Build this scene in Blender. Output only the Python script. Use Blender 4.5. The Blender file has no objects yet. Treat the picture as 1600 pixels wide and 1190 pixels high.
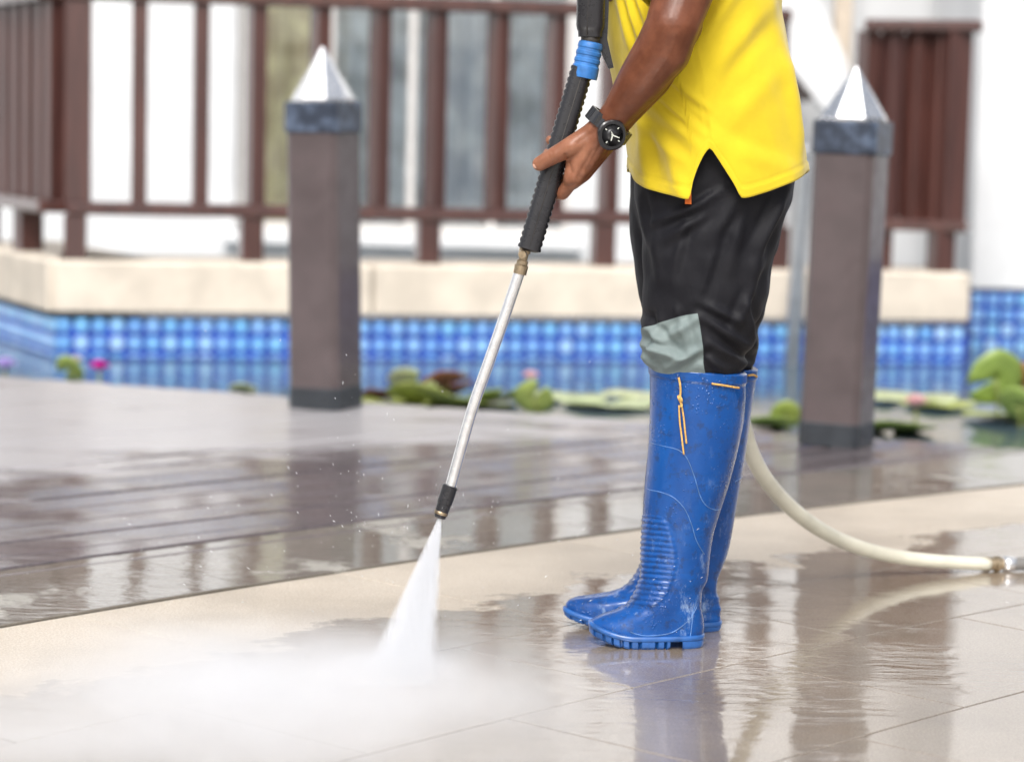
import bpy, bmesh, math, random
from mathutils import Vector, Matrix, noise

# ------------------------------------------------------------------ camera, world, sun, exposure
SC = bpy.context.scene
COL = SC.collection
random.seed(7)
R = math.radians
CAM_H, F, PITCH, ROLL = 0.845, 3800.0, math.atan(395 / 3800), 0.024
fwd = Vector((0, math.cos(PITCH), -math.sin(PITCH)))
r0 = Vector((1, 0, 0)); u0 = Vector((0, math.sin(PITCH), math.cos(PITCH)))
RT = r0 * math.cos(ROLL) + u0 * math.sin(ROLL)
UP = -r0 * math.sin(ROLL) + u0 * math.cos(ROLL)
CAM = Vector((0, 0, CAM_H))
cd = bpy.data.cameras.new('camera'); cam = bpy.data.objects.new('camera', cd); COL.objects.link(cam)
m = Matrix((RT, UP, -fwd)).transposed().to_4x4(); m.translation = CAM
cam.matrix_world = m
cd.sensor_width = 36; cd.lens = F / 1600 * 36; cd.clip_start = 0.05; cd.clip_end = 500
cd.dof.use_dof = True; cd.dof.focus_distance = 3.87; cd.dof.aperture_fstop = 2.9
SC.camera = cam

world = bpy.data.worlds.new('World'); SC.world = world; world.use_nodes = True
wn = world.node_tree.nodes; wl = world.node_tree.links
SUN_EL, SUN_AZ = 48, -170          # azimuth from +Y towards +X
sky = wn.new('ShaderNodeTexSky'); sky.sky_type = 'NISHITA'; sky.sun_disc = False
sky.sun_elevation = R(SUN_EL); sky.sun_rotation = R(SUN_AZ)
sky.air_density = 1.0; sky.dust_density = 6.0; sky.ozone_density = 1.0
hs = wn.new('ShaderNodeHueSaturation'); hs.inputs['Saturation'].default_value = 0.35   # overcast: greyer sky
bg = wn['Background']; bg.inputs['Strength'].default_value = 0.15
wl.new(sky.outputs[0], hs.inputs['Color']); wl.new(hs.outputs[0], bg.inputs['Color'])
sd = bpy.data.lights.new('sun', 'SUN'); sd.energy = 1.5; sd.angle = R(24); sd.color = (1, 0.985, 0.96)
sun = bpy.data.objects.new('sun', sd); COL.objects.link(sun)
el, az = R(SUN_EL), R(SUN_AZ)
sun.rotation_euler = Vector((math.sin(az) * math.cos(el), math.cos(az) * math.cos(el), math.sin(el))).to_track_quat('Z', 'Y').to_euler()
SC.view_settings.view_transform = 'Standard'; SC.view_settings.look = 'None'
SC.view_settings.gamma = 1; SC.view_settings.use_curve_mapping = False
SC.view_settings.exposure = 0.42
cy = SC.cycles
SC.render.engine = 'CYCLES'
cy.use_denoising = True; cy.max_bounces = 8; cy.volume_bounces = 4; cy.transparent_max_bounces = 12
cy.volume_step_rate = 1.0; cy.sample_clamp_indirect = 6

# ------------------------------------------------------------------ photo <-> world measuring helpers
def ray(px, py): return fwd + RT * ((px - 800) / F) - UP * ((py - 595) / F)
def W(px, py, Y):
    d = ray(px, py); return CAM + d * (Y / d.y)
def G(px, py, z=0.0):
    d = ray(px, py); return CAM + d * ((z - CAM_H) / d.z)
def proj(p):
    v = Vector(p) - CAM; d = v.dot(fwd)
    return 800 + F * v.dot(RT) / d, 595 - F * v.dot(UP) / d
def SCALE(Y): return F / (Y * 0.998)          # pixels per metre about there

# ------------------------------------------------------------------ node helpers
def mat(name):
    mt = bpy.data.materials.new(name); mt.use_nodes = True
    nt = mt.node_tree; return mt, nt, nt.nodes['Principled BSDF']
def N(nt, t, **kw):
    n = nt.nodes.new(t)
    for k, v in kw.items():
        if k in n.inputs: n.inputs[k].default_value = v
        else: setattr(n, k, v)
    return n
def L(nt, a, b): nt.links.new(a, b)
def mixc(nt, fac, a, b, mode='MIX'):
    n = nt.nodes.new('ShaderNodeMix'); n.data_type = 'RGBA'; n.blend_type = mode
    for sock, v in ((n.inputs[0], fac), (n.inputs[6], a), (n.inputs[7], b)):
        if hasattr(v, 'is_output'): L(nt, v, sock)
        elif isinstance(v, (int, float)): sock.default_value = v
        else: sock.default_value = (*v, 1)
    return n.outputs[2]
def ramp(nt, src, lo, hi, a=0.0, b=1.0):
    n = N(nt, 'ShaderNodeMapRange'); n.interpolation_type = 'SMOOTHSTEP'
    n.inputs[1].default_value = lo; n.inputs[2].default_value = hi; n.inputs[3].default_value = a; n.inputs[4].default_value = b
    L(nt, src, n.inputs[0]); return n.outputs[0]
def math_(nt, op, a, b=None):
    n = N(nt, 'ShaderNodeMath', operation=op)
    for i, v in enumerate((a, b)):
        if v is None: continue
        if hasattr(v, 'is_output'): L(nt, v, n.inputs[i])
        else: n.inputs[i].default_value = v
    return n.outputs[0]
def nz(nt, scale, detail=4, rough=0.55, vec=None, stretch=None, dist=0):
    n = N(nt, 'ShaderNodeTexNoise', Scale=scale, Detail=detail, Roughness=rough, Distortion=dist)
    src = vec or N(nt, 'ShaderNodeNewGeometry').outputs['Position']
    if stretch:
        mp = N(nt, 'ShaderNodeMapping'); mp.inputs['Scale'].default_value = stretch[0]; mp.inputs['Rotation'].default_value = stretch[1]
        L(nt, src, mp.inputs[0]); src = mp.outputs[0]
    L(nt, src, n.inputs['Vector']); return n.outputs[0]
def bump(nt, h, strength, dist, normal=None):
    b = N(nt, 'ShaderNodeBump', Strength=strength, Distance=dist); L(nt, h, b.inputs['Height'])
    if normal is not None: L(nt, normal, b.inputs['Normal'])
    return b.outputs[0]
def simple(name, col, rough=0.5, metal=0.0, var=0.15, vs=20, bs=0.15, bd=0.001, bsc=150, coat=0.0, spec=0.5, sheen=0.0):
    mt, nt, p = mat(name)
    c2 = tuple(max(0, c * (1 - var)) for c in col); c1 = tuple(min(1, c * (1 + var)) for c in col)
    f = ramp(nt, nz(nt, vs, 5), 0.3, 0.7)
    L(nt, mixc(nt, f, c2, c1), p.inputs['Base Color'])
    L(nt, ramp(nt, nz(nt, vs * 2.3, 3), 0.3, 0.7, max(0.02, rough * 0.8), min(1, rough * 1.2)), p.inputs['Roughness'])
    p.inputs['Metallic'].default_value = metal; p.inputs['Specular IOR Level'].default_value = spec
    p.inputs['Coat Weight'].default_value = coat; p.inputs['Coat Roughness'].default_value = 0.08
    p.inputs['Sheen Weight'].default_value = sheen
    if bs: L(nt, bump(nt, nz(nt, bsc, 3), bs, bd), p.inputs['Normal'])
    return mt

# ------------------------------------------------------------------ mesh helpers
def link(name, me, parent=None, loc=None):
    o = bpy.data.objects.new(name, me); COL.objects.link(o)
    if parent: o.parent = parent
    if loc is not None: o.location = loc
    return o
def mesh(name, vs, fs, mt, parent=None, smooth=True, off=None, loc=None):
    """one mesh object; vertices are world points, made local by subtracting off (the thing's base)"""
    off = off if off is not None else (parent_base(parent) if parent else Vector((0, 0, 0)))
    me = bpy.data.meshes.new(name)
    me.from_pydata([tuple(Vector(v) - off) for v in vs], [], fs); me.update()
    for mm in (mt if isinstance(mt, (list, tuple)) else [mt]): me.materials.append(mm)
    if smooth: me.polygons.foreach_set('use_smooth', [True] * len(me.polygons))
    bm = bmesh.new(); bm.from_mesh(me); bmesh.ops.recalc_face_normals(bm, faces=bm.faces); bm.to_mesh(me); bm.free()
    return link(name, me, parent, loc)
BASE = {}
def parent_base(o):
    while o.parent: o = o.parent
    return BASE.get(o.name, Vector(o.location))
def thing(name, label, cat, base=(0, 0, 0), group=None, kind=None):
    o = bpy.data.objects.new(name, None); COL.objects.link(o); o.location = base
    o.empty_display_size = 0.1
    tag(o, label, cat, group, kind); BASE[o.name] = Vector(base); return o
def tag(o, label=None, cat=None, group=None, kind=None):
    if label: o['label'] = label
    if cat: o['category'] = cat
    if group: o['group'] = group
    if kind: o['kind'] = kind
    return o
class Geo:
    def __init__(s): s.v = []; s.f = []
    def add(s, vs, fs):
        n = len(s.v); s.v += [Vector(v) for v in vs]; s.f += [tuple(i + n for i in f) for f in fs]; return s
    def box(s, c, size, bevel=0.0, rot=None):
        bm = bmesh.new(); bmesh.ops.create_cube(bm, size=1)
        for v in bm.verts: v.co = Vector((v.co.x * size[0], v.co.y * size[1], v.co.z * size[2]))
        if bevel: bmesh.ops.bevel(bm, geom=bm.edges[:], offset=bevel, segments=1, affect='EDGES')
        M = (rot or Matrix()).to_4x4(); M.translation = Vector(c)
        bm.verts.index_update()
        s.add([M @ v.co for v in bm.verts], [[v.index for v in f.verts] for f in bm.faces]); bm.free(); return s
    def loft(s, rings, cap0=True, cap1=True, closed=True):
        n = len(rings[0]); base = len(s.v)
        for r in rings: s.v += [Vector(p) for p in r]
        for i in range(len(rings) - 1):
            for j in range(n if closed else n - 1):
                a = base + i * n + j; b = base + i * n + (j + 1) % n
                s.f.append((a, b, b + n, a + n))
        if cap0: s.f.append(tuple(base + j for j in range(n)))
        if cap1: s.f.append(tuple(base + (len(rings) - 1) * n + j for j in range(n)))
        return s
    def tube(s, pts, rad, seg=12, squash=None):
        pts = [Vector(p) for p in pts]
        if not isinstance(rad, (list, tuple)): rad = [rad] * len(pts)
        rings = []; up = Vector((0.13, -0.97, 0.2)).normalized()
        for i, p in enumerate(pts):
            t = (pts[min(i + 1, len(pts) - 1)] - pts[max(i - 1, 0)]).normalized()
            a = (up - t * up.dot(t)).normalized(); b = t.cross(a); up = a
            rings.append([p + (a * math.cos(k * 2 * math.pi / seg) + b * math.sin(k * 2 * math.pi / seg) * (squash or 1)) * rad[i] for k in range(seg)])
        return s.loft(rings)
    def lathe(s, p0, p1, prof, seg=20):
        """prof: (fraction along p0->p1, radius)"""
        p0, p1 = Vector(p0), Vector(p1); t = (p1 - p0).normalized()
        a = Vector((0.1, -1, 0.1)); a = (a - t * a.dot(t)).normalized(); b = t.cross(a)
        return s.loft([[p0.lerp(p1, q) + (a * math.cos(k * 2 * math.pi / seg) + b * math.sin(k * 2 * math.pi / seg)) * r for k in range(seg)] for q, r in prof])
    def build(s, name, mt, parent=None, smooth=True, off=None, loc=None):
        return mesh(name, s.v, s.f, mt, parent, smooth, off, loc)
def sharp(o, ang=35):
    me = o.data; bm = bmesh.new(); bm.from_mesh(me)
    for e in bm.edges:
        if len(e.link_faces) == 2 and e.calc_face_angle(0) > R(ang): e.smooth = False
    bm.to_mesh(me); bm.free(); return o
def spline(pts, n):
    """Catmull-Rom through tuples of any length"""
    out = []; k = len(pts)
    for i in range(k - 1):
        p0, p1, p2, p3 = pts[max(i - 1, 0)], pts[i], pts[i + 1], pts[min(i + 2, k - 1)]
        for j in range(n):
            t = j / n
            out.append(tuple(0.5 * (2 * b + (c - a) * t + (2 * a - 5 * b + 4 * c - d) * t * t + (3 * b - a - 3 * c + d) * t ** 3) for a, b, c, d in zip(p0, p1, p2, p3)))
    out.append(tuple(pts[-1])); return out
def interp(tab, x):
    """monotone smooth table lookup: rows (x, a, b, ...)"""
    if x <= tab[0][0]: return tab[0][1:]
    if x >= tab[-1][0]: return tab[-1][1:]
    for i in range(len(tab) - 1):
        if tab[i][0] <= x <= tab[i + 1][0]: break
    p1, p2 = tab[i], tab[i + 1]; p0 = tab[max(i - 1, 0)]; p3 = tab[min(i + 2, len(tab) - 1)]
    h = p2[0] - p1[0]; t = (x - p1[0]) / h; res = []
    for k in range(1, len(p1)):
        d = (p2[k] - p1[k]) / h
        def sl(a, b, c, dd):
            if a is None: return dd
            e = (b[k] - a[k]) / max(1e-9, b[0] - a[0])
            f = (c[k] - b[k]) / max(1e-9, c[0] - b[0])
            return 0 if e * f <= 0 else 2 * e * f / (e + f)
        m1 = d if i == 0 else sl(p0, p1, p2, d); m2 = d if i + 2 >= len(tab) else sl(p1, p2, p3, d)
        res.append((2 * t ** 3 - 3 * t * t + 1) * p1[k] + (t ** 3 - 2 * t * t + t) * h * m1 + (-2 * t ** 3 + 3 * t * t) * p2[k] + (t ** 3 - t * t) * h * m2)
    return tuple(res)

# ------------------------------------------------------------------ ground plan: the curved edge of the paving
PL_DIR = Vector((math.sin(R(46)), math.cos(R(46)), 0)); PL_N = Vector((-math.cos(R(46)), math.sin(R(46)), 0))
edge_pts = [G(*p) for p in ((0, 980), (300, 932), (600, 882), (1000, 829), (1165, 806), (1400, 779), (1600, 757))]
deck_pts = [G(*p) for p in ((0, 893), (160, 872), (350, 846), (700, 803), (1000, 766), (1220, 742), (1500, 716))]
def fit_circle(P):
    import numpy as np
    A = np.array([[2 * p.x, 2 * p.y, 1] for p in P]); b = np.array([p.x ** 2 + p.y ** 2 for p in P])
    c = np.linalg.lstsq(A, b, rcond=None)[0]
    return Vector((c[0], c[1], 0)), math.sqrt(c[2] + c[0] ** 2 + c[1] ** 2)
CEN, RAD = fit_circle(edge_pts)
RDECK = sum((p - CEN).length for p in deck_pts) / len(deck_pts)
print('circle', CEN, RAD, RDECK)

# ------------------------------------------------------------------ materials: wet paving, deck
def wet_stone(name, ca, cb, speck, wet_bias, radial):
    mt, nt, p = mat(name)
    pos = N(nt, 'ShaderNodeNewGeometry').outputs['Position']
    g1 = nz(nt, 260, 3, 0.7); g2 = nz(nt, 3.2, 5, 0.6); g3 = nz(nt, 900, 1, 0.5)
    rnd = N(nt, 'ShaderNodeObjectInfo').outputs['Random']
    c = mixc(nt, ramp(nt, g1, 0.38, 0.62), ca, cb)
    c = mixc(nt, ramp(nt, nz(nt, 330, 1, 0.5), 0.58, 0.66), c, speck)
    c = mixc(nt, ramp(nt, g2, 0.35, 0.75, 0, 0.45), c, tuple(x * 0.55 for x in ca))
    c = mixc(nt, math_(nt, 'MULTIPLY', rnd, 0.22), c, tuple(x * 0.6 for x in ca))
    # wetness: pools lie away from the raised edge, in patches
    wn_ = nz(nt, 1.7, 6, 0.62, dist=0.4)
    if radial:
        sub = N(nt, 'ShaderNodeVectorMath', operation='DISTANCE'); L(nt, pos, sub.inputs[0]); sub.inputs[1].default_value = CEN
        rr = ramp(nt, sub.outputs['Value'], RAD - 0.05, RAD - 0.75, -0.30, 0.30)
        wn_ = math_(nt, 'ADD', wn_, rr)
    wn_ = math_(nt, 'ADD', wn_, math_(nt, 'MULTIPLY', math_(nt, 'SUBTRACT', nz(nt, 9, 5, 0.65), 0.5), 0.25))
    wet = ramp(nt, wn_, 0.52 - wet_bias, 0.58 - wet_bias)
    damp = ramp(nt, wn_, 0.30 - wet_bias, 0.55 - wet_bias, 0.3, 1)
    c = mixc(nt, math_(nt, 'ADD', math_(nt, 'MULTIPLY', damp, 0.25), math_(nt, 'MULTIPLY', wet, 0.7)), c, mixc(nt, 1.0, c, (0.42, 0.375, 0.325), 'MULTIPLY'))
    L(nt, c, p.inputs['Base Color'])
    p.inputs['Roughness'].default_value = 0.55
    grain = bump(nt, g1, 0.5, 0.0012)
    L(nt, grain, p.inputs['Normal'])
    L(nt, math_(nt, 'ADD', math_(nt, 'MULTIPLY', wet, 0.75), 0.25), p.inputs['Coat Weight'])
    L(nt, ramp(nt, wet, 0, 1, 0.28, 0.03), p.inputs['Coat Roughness'])
    rip = nz(nt, 26, 3, 0.55, stretch=((0.45, 1.5, 1), (0, 0, R(12))), dist=0.6)
    rip2 = nz(nt, 320, 2, 0.6)
    inv = math_(nt, 'SUBTRACT', 1.0, wet)
    h = math_(nt, 'ADD', rip, math_(nt, 'MULTIPLY', math_(nt, 'MULTIPLY', rip2, 0.35), inv))
    calm = ramp(nt, nz(nt, 2.3, 3), 0.42, 0.62, 0.15, 1.0)
    h = math_(nt, 'MULTIPLY', h, calm)
    L(nt, bump(nt, h, 0.085, 0.02), p.inputs['Coat Normal'])
    p.inputs['Coat IOR'].default_value = 2.9
    return mt
M_tan = wet_stone('tan_stone', (0.46, 0.385, 0.30), (0.68, 0.60, 0.495), (0.80, 0.76, 0.69), 0.0, True)
M_border = wet_stone('grey_stone', (0.34, 0.325, 0.285), (0.45, 0.43, 0.385), (0.5, 0.48, 0.45), 0.19, False)
def wet_wood():
    mt, nt, p = mat('wet_deck_wood')
    pos = N(nt, 'ShaderNodeNewGeometry').outputs['Position']
    rnd = N(nt, 'ShaderNodeObjectInfo').outputs['Random']
    rot = (0, 0, R(-44))
    gr = nz(nt, 60, 5, 0.6, stretch=((0.06, 1, 1), (0, 0, -R(44))))
    c = mixc(nt, ramp(nt, gr, 0.3, 0.7), (0.045, 0.032, 0.035), (0.11, 0.080, 0.085))
    c = mixc(nt, math_(nt, 'MULTIPLY', rnd, 0.5), c, (0.14, 0.11, 0.115))
    pat = nz(nt, 2.6, 5, 0.62, stretch=((0.5, 1.4, 1), (0, 0, -R(44))))
    sub = N(nt, 'ShaderNodeVectorMath', operation='DISTANCE'); L(nt, pos, sub.inputs[0]); sub.inputs[1].default_value = CEN
    wet = ramp(nt, math_(nt, 'ADD', pat, ramp(nt, sub.outputs['Value'], RDECK + 0.5, RDECK + 1.3, 0.16, -0.16)), 0.38, 0.60)
    c = mixc(nt, math_(nt, 'SUBTRACT', 1.0, wet), c, (0.40, 0.385, 0.395))  # drier boards: their pale sky sheen is put into the base colour
    L(nt, c, p.inputs['Base Color'])
    p.inputs['Roughness'].default_value = 0.5
    L(nt, bump(nt, gr, 0.35, 0.002), p.inputs['Normal'])
    p.inputs['Coat Weight'].default_value = 1.0
    L(nt, ramp(nt, wet, 0, 1, 0.26, 0.05), p.inputs['Coat Roughness'])
    rip = math_(nt, 'MULTIPLY', nz(nt, 70, 6, 0.7, stretch=((0.16, 1.0, 1), (0, 0, -R(44)))), ramp(nt, nz(nt, 3.1, 3), 0.40, 0.60, 0.35, 1.3))
    L(nt, bump(nt, rip, 0.11, 0.012), p.inputs['Coat Normal'])
    p.inputs['Coat IOR'].default_value = 2.4
    return mt
M_deck = wet_wood()
M_dark = simple('dark_joint', (0.05, 0.045, 0.04), 0.6)
M_ground = simple('ground_earth', (0.16, 0.14, 0.12), 0.9)

# ------------------------------------------------------------------ ground, paving slabs, border slabs, deck planks
gq = Geo(); gq.add([(-150, -150, -0.7), (150, -150, -0.7), (150, 150, -0.7), (-150, 150, -0.7)], [(0, 1, 2, 3)])
tag(gq.build('ground', M_ground, smooth=False), kind='structure')

def pol(r, a): return CEN + Vector((math.cos(a) * r, math.sin(a) * r, 0))
A0 = math.atan2((edge_pts[2] - CEN).y, (edge_pts[2] - CEN).x)
def sector(name, ra, rb, a0, a1, z, th, mt, parent, gap=0.004, n=5, jit=0.0):
    """one slab: curved on both long sides, chamfered top edge"""
    ga = gap / ((ra + rb) / 2)
    g = Geo(); rings = []
    zz = z + random.uniform(-jit, jit)
    cham = 0.0012
    def outline(ins):
        r1, r2, b0, b1 = ra + gap + ins, rb - gap - ins, a0 + ga + ins / RAD, a1 - ga - ins / RAD
        if b1 < b0: b0, b1 = b1, b0
        return [pol(r1, b0 + (b1 - b0) * i / n) for i in range(n + 1)] + [pol(r2, b1 + (b0 - b1) * i / n) for i in range(n + 1)]
    up = Vector((0, 0, 1))
    rings = [[q + up * (zz - th) for q in outline(0)], [q + up * (zz - cham) for q in outline(0)], [q + up * zz for q in outline(cham)]]
    g.loft(rings)
    return g.build(name, mt, parent, smooth=False)
paving = thing('paving', None, None, (0, 0, 0), kind='structure')
step = 0.62 / RAD
rows = [(RAD, RAD - 0.61), (RAD - 0.61, RAD - 0.99)] + [(RAD - 0.99 - 0.41 * i, RAD - 0.99 - 0.41 * (i + 1)) for i in range(7)]
for ri, (rb, ra) in enumerate(rows):
    sh = (ri % 2) * 0.5 + 0.2
    for k in range(-6, 7):
        sector('slab', ra, rb, A0 + (k + sh) * step, A0 + (k + 1 + sh) * step, 0.0, 0.05, M_tan, paving, 0.0013, jit=0.0004)
# bed under the slabs (joints) reaching to the camera and beyond
bed = Geo(); angs = [A0 - 1.3 + 2.6 * i / 60 for i in range(61)]
bed.loft([[pol(0.2, a) + Vector((0, 0, -0.0035)) for a in angs], [pol(RDECK + 0.02, a) + Vector((0, 0, -0.0035)) for a in angs]], False, False, closed=False)
bed.build('mortar_bed', simple('mortar', (0.05, 0.044, 0.038), 0.9, spec=0.1), paving, smooth=False)
far_p = Geo()
inner = rows[-1][1] - 0.003
far_p.loft([[pol(0.2, a) + Vector((0, 0, -0.001)) for a in angs], [pol(inner, a) + Vector((0, 0, -0.001)) for a in angs]], False, False, closed=False)
far_p.build('plain_paving', M_tan, paving, smooth=False)

border = thing('stone_border', None, None, (0, 0, 0), kind='structure')
for k in range(-6, 8):
    sector('slab', RAD + 0.004, RDECK - 0.004, A0 + (k + 0.62) * step * 0.9, A0 + (k + 1.62) * step * 0.9, 0.004, 0.05, M_border, border, 0.002, jit=0.0006)

deck = thing('deck', None, None, (0, 0, 0), kind='structure')
back_a, back_b = G(0, 590), G(1500, 697)
bd = (back_b - back_a).normalized(); bn = Vector((-bd.y, bd.x, 0))
ORG = G(0, 893)
def plank(w0, w1, name='plank'):
    t0, t1, n = -3.2, 6.2, 330
    top = []; flags = []
    for i in range(n + 1):
        t = t0 + (t1 - t0) * i / n
        lo, hi = w0, w1
        # keep outside the curved edge
        S = 8; ok = [j for j in range(S + 1) if ((ORG + PL_DIR * t + PL_N * (w0 + (w1 - w0) * j / S)) - CEN).length > RDECK]
        if not ok: continue
        q = ORG + PL_DIR * t - CEN; b = q.dot(PL_N); c = q.length_squared - RDECK ** 2
        disc = b * b - c
        if disc > 0: lo = max(lo, -b + math.sqrt(disc))
        # and inside the pond-side edge
        den = PL_N.dot(bn); hb = (back_a - (ORG + PL_DIR * t)).dot(bn) / den
        if den > 0: hi = min(hi, hb)
        if hi - lo < 0.002: continue
        full = lo <= w0 + 1e-6 and hi >= w1 - 1e-6
        flags.append(full); top.append((ORG + PL_DIR * t + PL_N * lo, ORG + PL_DIR * t + PL_N * hi))
    if len(top) < 3: return
    m_ = len(top); top = [q for i, q in enumerate(top) if i in (0, m_ - 1) or (not flags[i] and i % 5 == 0) or (flags[i] and i % 60 == 0) or flags[i] != flags[i - 1] or flags[i] != flags[i + 1]]
    z = 0.006 + random.uniform(-0.0012, 0.0012); c = 0.003; up = Vector((0, 0, 1))
    rings = []
    for a, b in top:
        d = (b - a); u = d.normalized() if d.length else PL_N
        e = min(c, d.length * 0.3)
        rings.append([a + up * (z - 0.03), a + up * (z - c), a + u * e + up * z, b - u * e + up * z, b + up * (z - c), b + up * (z - 0.03)])
    Geo().loft(rings).build(name, M_deck, deck, smooth=False)
w = -1.6
k = 0
while w < 4.6:
    gap = 0.022 if k % 3 == 0 else 0.006
    plank(w, w + 0.142 - gap); w += 0.142; k += 1
# joists under the planks: dark bed and the fascia above the water
bj = Geo(); far_b = []
pts_back = [back_a + bd * t for t in (-6, 12)]
bj.loft([[pol(RDECK - 0.01, A0 + 0.9 - 1.8 * i / 50) + Vector((0, 0, -0.03)) for i in range(51)],
         [back_a + bd * (-5 + 13 * i / 50) - bn * 0.02 + Vector((0, 0, -0.03)) for i in range(51)],
         [back_a + bd * (-5 + 13 * i / 50) - bn * 0.02 + Vector((0, 0, -0.5)) for i in range(51)]], False, False, closed=False)
bj.build('deck_bed', M_dark, deck, smooth=False)

# ------------------------------------------------------------------ pond water
def water_mat():
    mt, nt, p = mat('pond_water')
    L(nt, mixc(nt, ramp(nt, nz(nt, 0.8, 3), 0.3, 0.7), (0.05, 0.085, 0.12), (0.10, 0.13, 0.14)), p.inputs['Base Color'])
    p.inputs['Roughness'].default_value = 0.04; p.inputs['IOR'].default_value = 1.45
    p.inputs['Specular IOR Level'].default_value = 0.7
    L(nt, bump(nt, nz(nt, 9, 3, 0.5, stretch=((0.5, 1.6, 1), (0, 0, 0))), 0.10, 0.02), p.inputs['Normal'])
    return mt
WZ = -0.06
wg = Geo(); wg.add([back_a - bd * 6 + Vector((0, 0, WZ)), back_a + bd * 14 + Vector((0, 0, WZ)), Vector((14, 14, WZ)), Vector((-12, 14, WZ))], [(0, 1, 2, 3)])
tag(wg.build('water', water_mat(), smooth=False), kind='structure')

# ------------------------------------------------------------------ pond walls, copings, glazed tiles
M_cop = simple('cream_stone', (0.60, 0.535, 0.45), 0.7, var=0.12, vs=6, bs=0.3, bd=0.002, bsc=120)
M_grout = simple('blue_grout', (0.002, 0.034, 0.33), 0.6, var=0.3)
def tile_mat():
    mt, nt, p = mat('blue_glazed_tile')
    rnd = N(nt, 'ShaderNodeObjectInfo').outputs['Random']
    cr = N(nt, 'ShaderNodeValToRGB'); L(nt, rnd, cr.inputs[0])
    e = cr.color_ramp.elements; e[0].color = (0.09, 0.26, 0.62, 1); e[1].color = (0.33, 0.52, 0.78, 1)  # pale blues carry the glaze's bright reflections in the colour
    for q, c in ((0.3, (0.21, 0.41, 0.73)), (0.55, (0.11, 0.31, 0.66)), (0.8, (0.15, 0.42, 0.72))):
        x = e.new(q); x.color = (*c, 1)
    L(nt, mixc(nt, ramp(nt, nz(nt, 60, 3), 0.3, 0.7, 0, 0.3), cr.outputs[0], (0.36, 0.56, 0.82)), p.inputs['Base Color'])
    p.inputs['Roughness'].default_value = 0.12; p.inputs['Coat Weight'].default_value = 0.6
    L(nt, bump(nt, nz(nt, 25, 2), 0.15, 0.004), p.inputs['Normal'])
    return mt
M_tile = tile_mat()
def tile_mesh(s):
    g = Geo().box((0, 0, 0), (s - 0.018, 0.012, s - 0.018), 0.003)
    me = bpy.data.meshes.new('tile'); me.from_pydata([tuple(v) for v in g.v], [], g.f); me.materials.append(M_tile); return me
TS = 0.0675
TM = tile_mesh(TS)
wA = W(85, 500, 9.25); wB = W(1512, 500, 9.88); wC = W(-60, 480, 10.55)
for q in (wA, wB, wC): q.z = 0
COPZ0, COPZ1 = 0.103, 0.305
pool_wall = thing('pond_wall', 'low cream stone pond wall faced with small blue glazed tiles', 'wall', (wA.x, wA.y, WZ))
def wall_run(a, b, first, parent, thick=0.45):
    d = (b - a).normalized(); nrm = Vector((d.y, -d.x, 0))      # towards the camera side
    ln = (b - a).length; rz = math.atan2(d.y, d.x)
    rot = Matrix.Rotation(rz, 3, 'Z')
    mid = (a + b) / 2 - nrm * thick / 2
    Geo().box((mid.x, mid.y, (COPZ0 - 0.6) / 2 - 0.02), (ln, thick, COPZ0 + 0.56), 0, rot).build('tile_backing', M_grout, parent, smooth=False)
    nblock = max(1, round(ln / 1.2)); bl = ln / nblock
    for i in range(nblock):
        c = a + d * (bl * (i + 0.5)) - nrm * (thick / 2 - 0.03)
        Geo().box((c.x, c.y, (COPZ0 + COPZ1) / 2), (bl - 0.004, thick, COPZ1 - COPZ0), 0.012, rot).build('coping_block', M_cop, parent, smooth=False)
    nt_ = int(ln / TS)
    for r in range(3):
        for i in range(nt_ + 1):
            u = TS * (i + 0.5)
            if u > ln: continue
            c = a + d * u + nrm * 0.003; z = COPZ0 - 0.012 - TS * (r + 0.5)
            o = link('tile', TM, parent); o.location = Vector((c.x, c.y, z)) - parent_base(parent); o.rotation_euler = (0, 0, rz)
wall_run(wA, wB, True, pool_wall)
wall_run(wC, wA, False, pool_wall)
e2 = wB + (wB - wA).normalized().cross(Vector((0, 0, -1))) * 0
# ------------------------------------------------------------------ building behind
M_white = simple('white_render', (0.68, 0.69, 0.70), 0.85, var=0.06, vs=3, bs=0.2, bd=0.002, bsc=60)
M_frame = simple('pale_window_frame', (0.62, 0.60, 0.58), 0.5, var=0.05)
M_khaki = simple('khaki_curtain', (0.85, 0.74, 0.48), 0.9, var=0.3, vs=8)
M_greyc = simple('grey_blue_curtain', (0.60, 0.67, 0.70), 0.9, var=0.35, vs=5)
M_paleblue = simple('pale_blue_curtain', (0.72, 0.82, 0.92), 0.9, var=0.3, vs=5)
def glass_mat():
    mt, nt, p = mat('window_glass')
    tr = N(nt, 'ShaderNodeBsdfTransparent'); tr.inputs[0].default_value = (0.95, 0.96, 0.97, 1)
    gl = N(nt, 'ShaderNodeBsdfGlossy', Roughness=0.02)
    mx = N(nt, 'ShaderNodeMixShader'); fr = N(nt, 'ShaderNodeFresnel', IOR=1.5)
    L(nt, math_(nt, 'ADD', fr.outputs[0], 0.06), mx.inputs[0]); L(nt, tr.outputs[0], mx.inputs[1]); L(nt, gl.outputs[0], mx.inputs[2])
    L(nt, mx.outputs[0], nt.nodes['Material Output'].inputs[0]); return mt
M_glass = glass_mat()
BY = 12.3
def X(px, Y=BY, py=300): return W(px, py, Y).x
house = thing('house', 'white rendered house with a wide curtained window behind the railing', 'house', (0, BY, 0))
HZ = 5.0
xl, xr = X(366), X(893); zb, zt = 0.29, 2.55
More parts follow.
